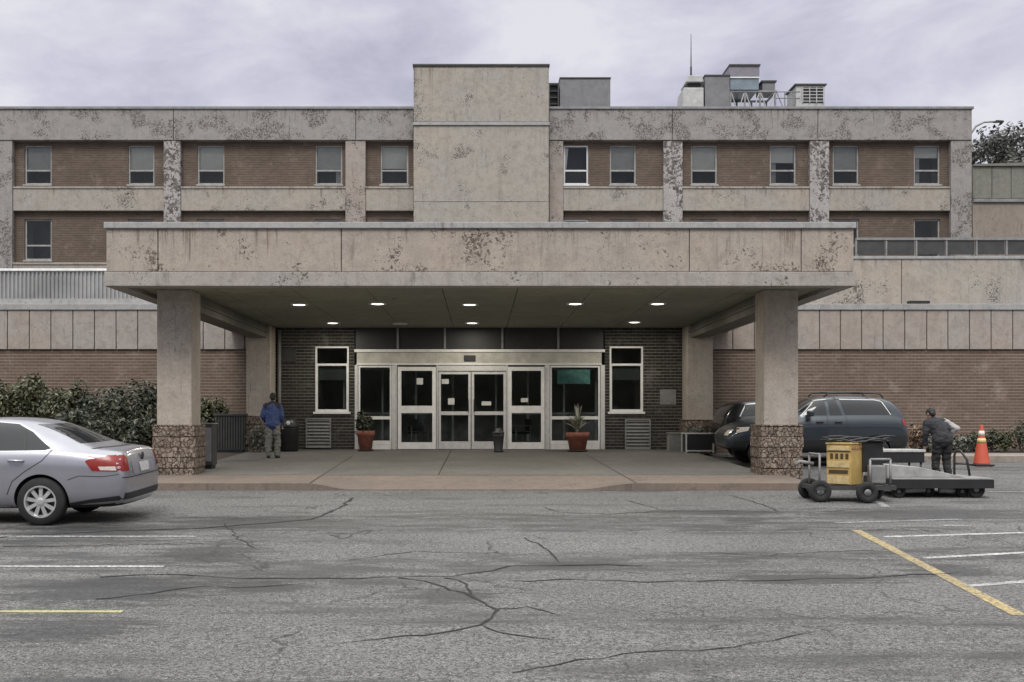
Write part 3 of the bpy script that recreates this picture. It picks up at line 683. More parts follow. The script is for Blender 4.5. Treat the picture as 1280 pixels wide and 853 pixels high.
# ------------------------------------------------------------------ tall rear block
DB = 47.0
hb = thing('hospital_block', 'tall flat roofed hospital block behind the canopy, brown brick bands and flaking concrete frame', 'building', (0, DB, .93))
H = lambda px: X(px, DB)
W = lambda py: Z(py, DB)
wins = [(28,62),(158,191),(245,279),(393,427),(475,510),(705,736),(763,796),(865,898),(964,997),(1043,1076),(1145,1178)]
lo, hi = H(-75), H(1214)
rows = ((180, 231), (273, 326))
holes = [(H(a), H(b), W(r[1]), W(r[0])) for a, b in wins for r in rows]
mb = MB(); mb.wall(lo+.2, hi-.2, .9, W(160), DB+.22, DB+.5, holes); mb.build('brick_wall', M['brick_up'], hb)
mb = MB(); mb.box(lo, hi, DB+1.6, 64, .9, W(150)); mb.box(lo, lo+.3, DB+.5, DB+1.6, .9, W(150)); mb.box(hi-.3, hi, DB+.5, DB+1.6, .9, W(150)); mb.build('core_wall', M['interior'], hb)
mb = MB(); mb.box(lo, hi, DB+.45, 64, W(150)+.002, W(146)); mb.build('roof', M['mid_grey'], hb)
pj = [lo] + [H(p) for p in (217.5, 445, 517, 686, 840, 1021.5)] + [hi]
mb = MB()
for a, b in zip(pj[:-1], pj[1:]):
    if a < 0 < b: continue
    mb = MB(); mb.box(a+.012, b-.012, DB-.10, DB+.4, W(176), W(137.5)); mb.build('parapet', M['conc_grey'], hb, bevel=.015)
for a, b in ((hi-.25, hi-.001), (lo+.001, lo+.25)): mb = MB(); mb.box(a, b, DB+.41, 63.9, W(176), W(137.5)); mb.build('parapet', M['conc_grey'], hb, bevel=.015)
mb = MB(); mb.box(lo, H(517)-.01, DB-.16, DB+.5, W(137.4), W(134.5)); mb.build('parapet_cap', M['mid_grey'], hb)
mb = MB(); mb.box(H(686)+.01, hi+.05, DB-.16, DB+.5, W(137.4), W(134.5)); mb.build('parapet_cap', M['mid_grey'], hb)
pil = [(-75,16,'g'),(205,226,'f'),(432,457,'p'),(686.6,704,'p'),(829,853,'f'),(1012,1036,'f'),(1188,1214,'g')]
for a, b, kind in pil:
    mb = MB(); mb.box(H(a), H(b), DB-.06, DB+.2, .9, W(176.3)); mb.build('pilaster', {'g': M['conc_grey'], 'f': M['conc_flaked'], 'p': M['conc_pilaster']}[kind], hb, bevel=.015)
edges = [(16,205),(226,432),(457,517),(704,829),(853,1012),(1036,1188)]
for i, (a, b) in enumerate(edges):
    for p0, p1, p2 in ((263.5, 236, 233.5), (362, 331, 328.5)):
        mb = MB(); mb.box(H(a)+.01, H(b)-.01, DB, DB+.2, W(p0), W(p1)); mb.box(H(a)+.01, H(b)-.01, DB-.04, DB+.2, W(p1), W(p2)); mb.build('spandrel', M['conc_spandrel'], hb, bevel=.012)
tops = {0:.64,1:.61,2:.63,3:.60,4:.56,5:.0,6:.64,7:.62,8:.42,9:.60,10:.30}
for ri, r in enumerate(rows):
    for i, (a, b) in enumerate(wins):
        x0, x1, z0, z1 = H(a), H(b), W(r[1]), W(r[0]); zm = z0 + (z1-z0)*.38; y = DB+.30
        mb = MB(); mb.wall(x0, x1, z0+.05, z1, y, y+.07, [(x0+.07, x1-.07, z0+.13, zm-.035), (x0+.07, x1-.07, zm+.035, z1-.07)]); mb.box(x0-.04, x1+.04, DB+.14, y+.07, z0-.02, z0+.05)
        f_ = mb.build('window', M['winframe'] if i != 5 else M['alu'], hb)
        mb = MB(); mb.box(x0+.065, x1-.065, y+.03, y+.04, z0+.125, zm-.03); mb.box(x0+.065, x1-.065, y+.03, y+.04, zm+.03, z1-.065); mb.build('glass', M['glass_up'], f_)
        f = tops[i] if ri == 0 else (.62 if i not in (0, 9, 10) else .0)
        if f:
            mb = MB(); mb.box(x0+.03, x1-.03, y+.10, y+.12, z1-(z1-z0)*f, z1-.03); mb.build('blind', M['blind'] if i % 3 else M['blind_grey'], f_)
        if i == 5 and ri == 0:
            mb = MB(); mb.prism([(x0+.05, z1-.1), (x0+.22, z1-.1), (x0+.13, z0+.75), (x0+.05, z0+.75)], y+.1, y+.12, 'Y'); mb.build('curtain', M['alu_white'], f_)
        if i in (3, 8, 10) and ri == 0:
            mb = MB(); u0, u1 = (x0+.06, x0+.32) if i != 3 else (x1-.30, x1-.06); n = 5
            for q in range(n): mb.box(u0+(u1-u0)*q/n, u0+(u1-u0)*(q+.86)/n, y+.14+.02*(q % 2), y+.16+.02*(q % 2), z0+.1+.03*(q % 3), z1-.05)
            mb.build('curtain', M['blind_grey'], f_)
        mb = MB(); mb.box(x0-.02, x1+.02, DB+1.2, DB+1.25, z0-.1, z1+.1); mb.build('dark_room_sheet', M['dark'], f_)  # black sheet close behind the pane, the dimness of the room put into its colour
# concrete stair tower
tx0, tx1, DT = X(517, 46.2), X(686, 46.2), 46.2
T = lambda py: Z(py, DT)
mb = MB(); mb.box(tx0+.01, tx1-.01, DT+.012, 53, .9, T(82.5))
mb.build('tower_core', M['conc_grey'], hb)
mb = MB(); mb.box(tx0, tx1, DT, DT+.012-.001, T(152), T(85)); xm = X(625, DT)
mb.box(tx0, xm-.012, DT, DT+.011, T(252), T(158)); mb.box(xm+.001, tx1, DT, DT+.011, T(252), T(158)); mb.box(tx0, tx1, DT, DT+.011, .9, T(253)); mb.build('tower_facing', M['conc_tower'], hb)
mb = MB(); mb.box(tx0-.03, tx1+.03, DT-.06, DT+.011, T(157), T(153)); mb.build('tower_ledge', M['coping'], hb, bevel=.01)
mb = MB(); mb.box(tx0-.04, tx1+.04, DT-.05, 53.05, T(82.5), T(80.5)); mb.build('tower_cap', M['dark_grey'], hb)

# annex on the far right
DX = 50.0
an = thing('annex_building', 'low green grey panelled annex at the far right behind the rail', 'building', (30, DX, .93))
ax0 = X(1216, DX)
mb = MB(); j = [ax0, X(1240, DX), X(1264, DX), X(1288, DX), X(1312, DX), 40, 46]
for a, b in zip(j[:-1], j[1:]): mb.box(a+.012, b-.012, DX, DX+.2, Z(248, DX), Z(208, DX))
mb.build('wall_panel', M['annex'], an, bevel=.012)
mb = MB(); mb.box(ax0, 46, DX-.0, 62, .9, Z(253, DX)); mb.box(ax0+.02, 46, DX+.2, 62, Z(253, DX)+.001, Z(209, DX)); mb.build('lower_wall', M['annex_low'], an)
mb = MB(); mb.box(ax0, 46.1, DX-.1, DX+.25, Z(253, DX), Z(249, DX)); mb.build('ledge', M['mid_grey'], an)
mb = MB(); mb.add([(ax0,DX-.1,Z(208,DX)),(46,DX-.1,Z(208,DX)),(46,62,Z(208,DX)),(ax0,62,Z(208,DX)),(ax0,DX-.1,Z(206,DX)),(46,DX-.1,Z(186,DX)),(46,62,Z(186,DX)),(ax0,62,Z(206,DX))],
    [(0,3,2,1),(4,5,6,7),(0,1,5,4),(1,2,6,5),(2,3,7,6),(3,0,4,7)]); mb.build('roof', M['annex'], an)

# ------------------------------------------------------------------ rooftop plant
DR = 50.5; ZR = W(146)
Q = lambda px: X(px, DR)
K = lambda py: Z(py, DR)
u = thing('rooftop_unit', 'large plain grey rooftop air handling unit beside the stair tower', 'rooftop unit', (Q(725), DR, ZR))
mb = MB(); mb.box(Q(700), Q(763), DR, DR+2.4, ZR, K(98.5)); mb.build('casing', M['unit_grey'], u, bevel=.02)
mb = MB(); mb.box(Q(699.4), Q(763.6), DR-.04, DR+2.44, K(98.5)+.002, K(97)); mb.build('lid', M['dark_grey'], u)
mb = MB(); mb.frame(Q(686), Q(699), ZR, K(103), DR+.1, DR+.3, .06); n = 9
for i in range(n): z = ZR+.1+(K(103)-ZR-.2)*i/(n-1); mb.box(Q(687), Q(698), DR+.12, DR+.28, z, z+.03)
mb.box(Q(687), Q(698), DR+.3, DR+2.0, ZR, K(104)); mb.build('intake_louvre', M['dark_grey'], u)
mb = MB(); mb.cyl((Q(869), DR+1, ZR), (Q(869), DR+1, K(75)), .055, .045, 8); mb.cyl((Q(869), DR+1, K(75)), (Q(869), DR+1, K(33)), .03, .012, 8)
tag(mb.build('antenna_mast', M['dark_grey']), 'thin tall antenna mast rising above the rooftop units', 'antenna')
u = thing('vent_hood', 'pale rooftop vent with a hooded top at the left end of the plant row', 'rooftop vent', (Q(864), DR, ZR))
mb = MB(); mb.prism([(Q(849), ZR), (Q(878), ZR), (Q(878), K(112)), (Q(853), K(112))], DR-.3, DR+1.2, 'Y'); mb.build('casing', M['unit_light'], u, bevel=.03)
mb = MB(); mb.box(Q(859), Q(874), DR-.1, DR+.9, K(112)+.001, K(105)); mb.build('throat', M['dark'], u)
mb = MB(); mb.prism([(Q(856), K(105)+.001), (Q(878), K(105)+.001), (Q(876), K(97)), (Q(859), K(97))], DR-.3, DR+1.1, 'Y'); mb.build('hood', M['unit_light'], u, bevel=.02)
u = thing('rooftop_unit', 'plain grey rooftop box between the vent hood and the two tone unit', 'rooftop unit', (Q(895), DR, ZR))
mb = MB(); mb.box(Q(880), Q(911), DR-.2, DR+1.8, ZR, K(97)); mb.build('casing', M['unit_grey'], u, bevel=.02)
mb = MB(); mb.box(Q(879.4), Q(911.5), DR-.24, DR+1.84, K(97)+.002, K(95.5)); mb.build('lid', M['dark_grey'], u)
st = thing('steel_trestle', 'braced steel trestle and railing carrying the two tone rooftop unit', 'steel frame', (Q(940), DR, ZR))
mb = MB(); zt = K(115.5)
for px in (913, 931, 950, 969):
    for y in (DR, DR+1.6): mb.box(Q(px)-.04, Q(px)+.04, y-.04, y+.04, ZR, zt)
for y in (DR, DR+1.6): mb.box(Q(912), Q(971), y-.05, y+.05, zt, zt+.08)
for px in (912.5, 970): mb.box(Q(px)-.04, Q(px)+.04, DR+.06, DR+1.54, zt+.003, zt+.075)
mb.build('legs', M['mid_grey'], st)
mb = MB()
for a, b in ((914, 930), (932, 949), (951, 968)):
    mb.cyl((Q(a), DR-.01, ZR+.25), (Q(b), DR-.01, zt-.05), .03, n=6); mb.cyl((Q(b), DR-.03, ZR+.25), (Q(a), DR-.03, zt-.05), .03, n=6)
mb.build('cross_brace', M['unit_light'], st)
mb = MB()
for z in (K(115), K(123)): mb.cyl((Q(970.5), DR, z), (Q(1000), DR, z), .025, n=6)
for px in (981, 992): mb.cyl((Q(px), DR, ZR), (Q(px), DR, K(115)), .025, n=6)
mb.cyl((Q(971), DR, ZR+.3), (Q(991), DR, K(115)), .02, n=6); mb.cyl((Q(991), DR+.03, ZR+.3), (Q(971), DR+.03, K(115)), .02, n=6); mb.build('railing', M['mid_grey'], st)
u = thing('rooftop_unit', 'tall two tone rooftop unit, violet grey above and pale blue below, on the trestle', 'rooftop unit', (Q(930), DR, zt+.08))
mb = MB(); mb.box(Q(912), Q(948), DR-.1, DR+1.7, zt+.082, K(98)); mb.build('lower_casing', M['unit_blue'], u, bevel=.02)
mb = MB(); mb.box(Q(911), Q(948.5), DR-.14, DR+1.74, K(98)+.002, K(84)); mb.build('upper_casing', paint('violet_grey_metal', (.20, .19, .22), .45, .2, .15, 3), u, bevel=.02)
mb = MB(); mb.box(Q(910.5), Q(949.3), DR-.2, DR+1.8, K(84)+.002, K(82)); mb.build('lid', M['dark_grey'], u)
mb = MB(); mb.box(Q(911.5), Q(948.3), DR-.16, DR-.102, K(98.8), K(97.6)); mb.build('trim', M['alu_white'], u)
u = thing('rooftop_unit', 'small dark rooftop box on the right end of the trestle', 'rooftop unit', (Q(961), DR, zt+.08))
mb = MB(); mb.box(Q(953), Q(969), DR, DR+1.2, zt+.082, K(103)); mb.build('casing', M['unit_grey'], u, bevel=.02)
mb = MB(); mb.box(Q(951.5), Q(970.5), DR-.06, DR+1.26, K(103)+.002, K(101)); mb.build('lid', M['dark_grey'], u)
u = thing('condenser_unit', 'louvred condenser unit standing alone at the right end of the rooftop plant', 'rooftop unit', (Q(1013), DR, ZR))
mb = MB(); mb.box(Q(995), Q(1031), DR, DR+1.5, ZR+.1, K(107)); mb.build('casing', M['unit_light'], u, bevel=.02)
mb = MB(); mb.box(Q(1003), Q(1029), DR-.02, DR-.002, K(129), K(109.5)); mb.build('grille_back', M['dark'], u)
mb = MB()
for i in range(5): z = K(129)+.06+i*.15; mb.box(Q(1003), Q(1029), DR-.05, DR-.021, z, z+.035)
for i in range(4): x = Q(1003)+(Q(1029)-Q(1003))*i/3; mb.box(x-.02, x+.02, DR-.06, DR-.051, K(129), K(109.5))
mb.build('grille', M['unit_light'], u)
mb = MB(); mb.box(Q(993), Q(1033), DR-.08, DR+1.55, K(107)+.002, K(105.3)); mb.build('lid', M['dark_grey'], u)
mb = MB()
for px in (996, 1029): mb.box(Q(px), Q(px+3), DR, DR+1.4, ZR, ZR+.098)
mb.build('foot', M['dark_grey'], u)

# ------------------------------------------------------------------ plants
def leaves(mb, c, rad, n, size, lump=.25, seed=0, flat=0.0, shell=.45):
    r_ = random.Random(seed); c = Vector(c)
    lumps = [(Vector((r_.gauss(0, 1), r_.gauss(0, 1), r_.gauss(0, 1))).normalized(), r_.uniform(-lump, lump)) for _ in range(14)]
    for _ in range(n):
        d = Vector((r_.gauss(0, 1), r_.gauss(0, 1), r_.gauss(0, 1))).normalized()
        k = 1.0
        for l, a in lumps:
            t = d.dot(l)
            if t > .6: k += a * (t-.6)/.4
        rr = (shell + (1-shell) * r_.random()**.6) * k
        p = c + Vector((d.x*rad[0], d.y*rad[1], d.z*rad[2])) * rr
        s = size * r_.uniform(.6, 1.4)
        nrm = (d + Vector((r_.gauss(0, .6), r_.gauss(0, .6), r_.gauss(0, .6)+.3))).normalized()
        a = nrm.orthogonal().normalized(); a.rotate(Matrix.Rotation(r_.uniform(0, 6.28), 3, nrm)); b = nrm.cross(a)
        mb.add([p - a*s, p + b*s*.45 + nrm*s*.12, p + a*s, p - b*s*.45 + nrm*s*.12], [(0, 1, 2, 3)])
def shrub(label, c, rad, n, size, mat, seed, group=None):
    base = gz(c[1])+.1
    t = thing('shrub', label, 'shrub', (c[0], c[1], base), group=group)
    mb = MB(); r_ = random.Random(seed+99)
    for i in range(9):
        q = (c[0]+r_.uniform(-.7, .7)*rad[0], c[1]+r_.uniform(-.6, .6)*rad[1], c[2]+r_.uniform(-.2, .7)*rad[2])
        mb.tube([(c[0]+r_.uniform(-.1, .1), c[1]+r_.uniform(-.1, .1), base-.05), ((c[0]+q[0])/2+r_.uniform(-.1, .1), (c[1]+q[1])/2, (base+q[2])/2), q], [.025, .018, .007], 5)
    mb.build('stems', M['bark'], t)
    mb = MB(); leaves(mb, c, rad, n, size, .3, seed)
    for i in range(7):
        a = r_.uniform(0, 6.28); q = Vector((c[0]+math.cos(a)*rad[0]*.6, c[1]+math.sin(a)*rad[1]*.6, c[2]+r_.uniform(-.2, .75)*rad[2]))
        leaves(mb, q, (rad[0]*.42, rad[1]*.42, rad[2]*.42), n//9, size, .3, seed+i+1, shell=.2)
    mb.build('foliage', mat, t); return t
def shr(label, px0, px1, ytop, D, mat, seed, n=2600, size=.055):
    z1 = Z(ytop, D); z0 = gz(D)+.1; x0, x1 = X(px0, D), X(px1, D)
    h = z1-z0
    shrub(label, ((x0+x1)/2, D, z0+h*.52), ((x1-x0)/2*.95, min(.95, (x1-x0)/2), h*.48), n, size, mat, seed, 'shrubs in the left planting bed')
shr('dark shrub with olive tips standing at the left edge of the frame', -70, 22, 474, 27.6, M['leaf_olive'], 3)
shr('low olive green shrub just right of the leftmost shrub, above the sedan roof', 8, 70, 470, 28.2, M['leaf_olive'], 5)
shr('broad olive shrub between the leftmost shrubs and the dark ones near the column', 48, 118, 480, 27.4, M['leaf_olive'], 8)
shr('dark rounded shrub behind the sedan rear window', 92, 160, 488, 27.0, M['leaf_dark'], 13)
shr('tallest dark shrub close to the left front column', 128, 205, 483, 27.8, M['leaf_dark'], 21, 3400)
shr('low dark shrub at the foot of the left front column', 140, 204, 520, 24.6, M['leaf_dark'], 34)
shr('pale green low shrub in front of the dark shrubs behind the sedan', 60, 142, 515, 25.0, M['leaf_dark'], 55)
shr('thin leafy shrub standing behind the slatted bin', 246, 292, 500, 29.9, M['leaf_olive'], 62, 1500)
def bedplant(label, px, D, h, w, mat, seed, name='bed_plant', n=420):
    x = X(px, D); z = gz(D)+.13; t = thing(name, label, 'plant', (x, D, z), group='plants in the right planting bed')
    mb = MB(); leaves(mb, (x, D, z+h*.5), (w, w*.7, h*.5), n, .05, .35, seed, shell=.1); mb.build('foliage', mat, t)
    mb = MB(); r_ = random.Random(seed)
    for i in range(6): mb.tube([(x+r_.uniform(-.05, .05), D, z-.03), (x+r_.uniform(-w, w)*.7, D+r_.uniform(-.1, .1), z+h*r_.uniform(.5, .9))], [.012, .005], 5)
    mb.build('stems', M['bark'], t)
DP = 29.0
for lab, px, h, w_, m, sd_ in (
    ('rust tinged low plant right behind the blue grey wagon tail', 1143, .75, .34, M['leaf_rust'], 1),
    ('pale grey leaved plant left of the stooping person', 1158, .52, .30, M['leaf_pale'], 2),
    ('pale low plant hidden partly by the stooping person', 1186, .50, .30, M['leaf_pale'], 3),
    ('pale grey plant right of the stooping person', 1204, .52, .32, M['leaf_pale'], 4),
    ('small dark plant left of the traffic cone', 1219, .55, .28, M['leaf_dark'], 5),
    ('dark green plant just right of the traffic cone', 1239, .68, .28, M['leaf_dark'], 6),
    ('low green plant between the cone and the frame edge shrub', 1256, .6, .26, M['leaf_olive'], 7),
    ('taller dark green shrub at the right edge of the frame', 1278, .95, .42, M['leaf_dark'], 8)):
    bedplant(lab, px, DP, h, w_, m, sd_)
def tree(label, x, y, h, cr, seed, zbase=.93):
    t = thing('tree', label, 'tree', (x, y, zbase), group='trees beyond the annex')
    r_ = random.Random(seed); mb = MB()
    mb.tube([(x, y, zbase-.1), (x+.2, y, zbase+h*.3), (x-.1, y, zbase+h*.6), (x, y, zbase+h*.85)], [.38, .28, .17, .06], 8); ends = []
    for i in range(16):
        a = r_.uniform(0, 6.28); z0 = zbase+h*r_.uniform(.35, .75); L = cr*r_.uniform(.5, .95)
        e_ = Vector((x+math.cos(a)*L, y+math.sin(a)*L, z0+h*r_.uniform(.1, .28))); ends.append(e_)
        mb.tube([(x, y, z0), ((x+e_.x)/2, (y+e_.y)/2, z0+(e_.z-z0)*.35), e_], [.10, .06, .02], 6)
    mb.build('trunk', M['bark'], t)
    mb = MB()
    for i, e_ in enumerate(ends + [Vector((x+r_.uniform(-1, 1)*cr*.4, y+r_.uniform(-1, 1)*cr*.4, zbase+h*r_.uniform(.75, .97))) for _ in range(7)]):
        leaves(mb, e_, (cr*.36, cr*.36, cr*.30), 330, .16, .4, seed*50+i, shell=.1)
    mb.build('crown', M['leaf_tree'], t)
tree('grey green tree nearest the hospital block above the annex roof', 30.0, 63, 18.9, 3.0, 4)
tree('grey green tree at the right edge of the frame above the annex roof', 34.4, 67, 19.0, 3.4, 9)
tree('tree outside the right edge beyond the annex', 42.0, 66, 18.0, 3.4, 15)
mb = MB()
for i in range(80): leaves(mb, (-80+(i % 40)*4+rnd.uniform(-1.2, 1.2), -46-7*(i//40)+rnd.uniform(-2, 2), rnd.uniform(4.5, 6.5)), (4.0, 3.0, 6.0), 420, .75, .3, 700+i, shell=.15)
tag(mb.build('reflected_wood', M['leaf_tree']), 'added belt of trees behind the camera, unseen, darkening the glass reflections', 'trees', kind='stuff')  # added out of view so the glass mirrors trees instead of bright sky
sl = thing('street_lamp', 'street lamp arm reaching right above the trees by the hospital block corner', 'street lamp', (X(1213, 58), 58, .93))
lx = X(1213, 58)
mb = MB(); mb.tube([(lx, 58, .9), (lx, 58, Z(168, 58)), (X(1220, 58), 58, Z(158, 58)), (X(1230, 58), 58, Z(153, 58)), (X(1244, 58), 58, Z(152.3, 58))], [.1, .075, .06, .05, .045], 8); mb.build('pole', M['mid_grey'], sl, smooth=True)
mb = MB(); mb.prism([(X(1242, 58), Z(153.3, 58)), (X(1254, 58), Z(153, 58)), (X(1253, 58), Z(151.5, 58)), (X(1244, 58), Z(150.9, 58))], 57.85, 58.15, 'Y'); mb.build('lamp_head', M['dark_grey'], sl, bevel=.02)

# ------------------------------------------------------------------ small things by the door
def lathe_part(name, prof, c, m, parent, n=28, bevel=0):
    mb = MB(); mb.lathe(prof, c, n); return mb.build(name, m, parent, smooth=True)
def pot(label, px, py, D, r0, r1, h, kind, seed):
    x = X(px, D); z = gz(D)+KERB; t = thing('plant_pot', label, 'potted plant', (x, D, z), group='terracotta pots by the doors')
    lathe_part('saucer', [(0, .0), (r0*1.2, .0), (r0*1.3, .04), (r0*1.1, .045), (0, .045)], (x, D, z+.002), M['soil'], t)
    lathe_part('pot', [(0, .046), (r0, .046), (r1*.94, h*.74), (r1*1.06, h*.76), (r1*1.08, h), (r1*.93, h), (r1*.9, h-.06), (0, h-.06)], (x, D, z), M['terracotta'], t)
    mb = MB(); mb.lathe([(0, 0), (r1*.9, 0), (r1*.9, .015), (0, .015)], (x, D, z+h-.06), 20); mb.build('soil', M['soil'], t)
    mb = MB()
    if kind == 'bush':
        leaves(mb, (x-.03, D, z+h+.22), (.30, .26, .32), 800, .055, .35, seed, shell=.1)
        leaves(mb, (x-.12, D, z+h-.02), (.16, .16, .2), 160, .05, .3, seed+1, shell=.1); m = M['leaf_dark']
    else:
        r_ = random.Random(seed)
        for i in range(64):
            a = r_.uniform(0, 6.28); L = r_.uniform(.42, .72) if i > 9 else r_.uniform(.75, .95); sp = r_.uniform(.2, .62) if i > 9 else r_.uniform(.02, .16)
            p0 = Vector((x, D, z+h-.05)); d = Vector((math.cos(a), math.sin(a), 0)); s = Vector((-d.y, d.x, 0))
            pts = [p0 + d*sp*k*k*.9 + Vector((0, 0, L*(k - .35*k*k*(.8 if i > 9 else .2)))) for k in (0, .3, .6, .85, 1.0)]; wd = (.018, .034, .034, .02, .002)
            for k in range(4): mb.quad(pts[k]-s*wd[k], pts[k]+s*wd[k], pts[k+1]+s*wd[k+1], pts[k+1]-s*wd[k+1])
        m = M['leaf_strap']
    mb.build('foliage', m, t)
pot('terracotta pot of dark trailing leaves left of the doors', 457, 565, 29.4, .17, .235, .56, 'bush', 71)
pot('wider terracotta pot of pale strappy leaves right of the doors', 722, 563, 29.2, .22, .30, .52, 'strap', 72)

D = 29.1; b0, b1 = X(268.5, D), X(305.5, D); z0 = gz(D)+KERB; z1 = Z(517, D)
t = thing('litter_bin', 'dark square slatted litter bin beside the left rear column', 'litter bin', ((b0+b1)/2, D, z0))
mb = MB(); mb.box(b0+.04, b1-.04, D+.04, D+.66, z0+.06, z1-.06); mb.build('liner', M['dark'], t)
mb = MB(); n = 11
for i in range(n): x = b0+.01+(b1-b0-.02)*i/n; mb.box(x, x+(b1-b0)/n*.6, D, D+.035, z0+.05, z1-.06)
for i in range(9): y = D+.04+.62*i/9; mb.box(b0, b0+.035, y, y+.045, z0+.05, z1-.06); mb.box(b1-.035, b1, y, y+.045, z0+.05, z1-.06)
mb.build('slats', M['dark_grey'], t)
mb = MB(); mb.frame(b0-.03, b1+.03, D-.03, D+.70, 0, .06, .14)
mb.v = [Vector((v.x, v.z, z1-.058+v.y)) for v in mb.v]; mb.build('rim', M['dark_grey'], t, bevel=.01)
mb = MB(); mb.box(b0+.02, b1-.02, D+.02, D+.68, z0, z0+.05); mb.build('base', M['dark'], t)

D = 22.9; x0, x1 = X(252, D), X(265.5, D); z0 = gz(D)+KERB; z1 = Z(529, D)
t = thing('newspaper_box', 'narrow grey metal cabinet tucked behind the left front column', 'metal cabinet', ((x0+x1)/2, D, z0))
mb = MB(); mb.box(x0-.25, x1, D, D+.42, z0+.08, z1-.03); mb.build('cabinet', M['dark_grey'], t, bevel=.015)
mb = MB(); mb.box(x1-.19, x1-.02, D-.015, D-.002, z0+.16, z1-.10); mb.build('front_panel', M['mid_grey'], t, bevel=.006)
mb = MB(); mb.box(x0-.27, x1+.02, D-.02, D+.44, z1-.028, z1); mb.build('lid', M['mid_grey'], t, bevel=.01)
mb = MB(); mb.box(x0-.22, x1-.03, D+.03, D+.39, z0, z0+.078); mb.build('plinth', M['dark'], t)

D = 29.3; x = X(362, D); z0 = gz(D)+KERB
t = thing('round_bin', 'black dome topped round bin against the dark brick beside the person in blue', 'litter bin', (x, D, z0))
lathe_part('body', [(0, .0), (.2, .0), (.235, .03), (.25, .62), (.255, .64), (0, .64)], (x, D, z0), M['dark'], t)
lathe_part('dome', [(0, .645), (.265, .645), (.27, .68), (.24, .78), (.16, .88), (.06, .93), (0, .935)], (x, D, z0), M['dark'], t)
mb = MB(); mb.lathe([(0, 0), (.05, 0), (.055, -.012), (.03, -.018), (0, -.018)], (x+.01, D-.245, z0+.78), 14, 'Y'); mb.build('badge', M['alu_white'], t)
D = 28.9; x = X(623, D); z0 = gz(D)+KERB
t = thing('ash_urn', 'small black round ash urn standing in front of the centre doors', 'ash urn', (x, D, z0))
lathe_part('urn', [(0, 0), (.13, 0), (.135, .03), (.115, .06), (.15, .42), (.155, .5), (0, .5)], (x, D, z0), M['dark'], t)
lathe_part('cap', [(0, .503), (.16, .503), (.165, .53), (.11, .56), (.07, .64), (0, .65)], (x, D, z0), M['dark_grey'], t)
D = 29.5; x0, x1 = X(835, D), X(854, D); z0 = gz(D)+KERB
t = thing('concrete_block', 'small grey fluted concrete pedestal against the brick right of the louvre vent', 'pedestal', ((x0+x1)/2, D, z0))
mb = MB(); mb.box(x0+.03, x1-.03, D+.02, D+.38, z0, z0+.47); mb.build('core', M['conc_grey'], t)
mb = MB()
for i in range(6): xx = x0+.03+(x1-x0-.06)*i/6; mb.box(xx+.006, xx+(x1-x0-.06)/6-.006, D, D+.018, z0, z0+.46)
mb.box(x0+.01, x1-.01, D-.02, D+.4, z0+.471, z0+.51); mb.build('fluted_face', M['mid_grey'], t)
D = 28.55; x0, x1 = X(857, D), X(892.5, D); z0 = gz(D)+KERB
t = thing('planter_box', 'low dark planter box with a pale metal frame at the right rear column', 'planter', ((x0+x1)/2, D, z0))
mb = MB(); mb.box(x0+.03, x1-.03, D+.02, D+.6, z0+.06, z0+.50); mb.build('panel', M['dark'], t)
mb = MB(); mb.frame(x0, x1, z0+.04, z0+.54, D-.02, D+.02, .035)
for xx in (x0, x1-.035): mb.box(xx, xx+.035, D-.02, D+.02, z0, z0+.039); mb.box(xx, xx+.035, D+.6, D+.64, z0, z0+.54); mb.box(xx, xx+.035, D+.021, D+.599, z0+.5, z0+.54)
mb.build('frame', M['alu'], t)
mb = MB(); leaves(mb, ((x0+x1)/2, D+.3, z0+.6), (.4, .28, .14), 420, .045, .3, 44, shell=.1); mb.build('foliage', M['leaf_pale'], t)
def rock(label, x, y, s, seed):
    r_ = random.Random(seed); bm = bmesh.new(); bmesh.ops.create_icosphere(bm, subdivisions=2, radius=1)
    mb = MB(); lum = [(Vector((r_.gauss(0,1), r_.gauss(0,1), r_.gauss(0,1))).normalized(), r_.uniform(-.25,.25)) for _ in range(8)]
    z = gz(y)+.12; vs = []
    for v in bm.verts:
        k = 1 + sum(a*max(0, v.co.dot(d)) for d, a in lum); vs.append((x+v.co.x*s*k, y+v.co.y*s*.8*k, z+s*.4+v.co.z*s*.6*k))
    mb.add(vs, [[q.index for q in f.verts] for f in bm.faces]); bm.free()
    o = mb.build('rock', M['stone']); tag(o, label, 'rock')
D = 29.2
t = thing('low_shrub', 'ragged pale green low plant at the foot of the left rear column', 'plant', (X(323, 28.9), 28.9, gz(28.9)+KERB))
mb = MB(); leaves(mb, (X(323, 28.9), 28.9, gz(28.9)+.55), (.36, .24, .44), 520, .045, .35, 91, shell=.1); mb.build('foliage', M['leaf_pale'], t)
mb = MB()
for i in range(6): mb.tube([(X(323, 28.9)+rnd.uniform(-.06,.06), 28.9, gz(28.9)+.1), (X(323, 28.9)+rnd.uniform(-.25,.25), 28.9+rnd.uniform(-.1,.1), gz(28.9)+rnd.uniform(.5,.85))], [.012, .005], 5)
mb.build('stems', M['bark'], t)

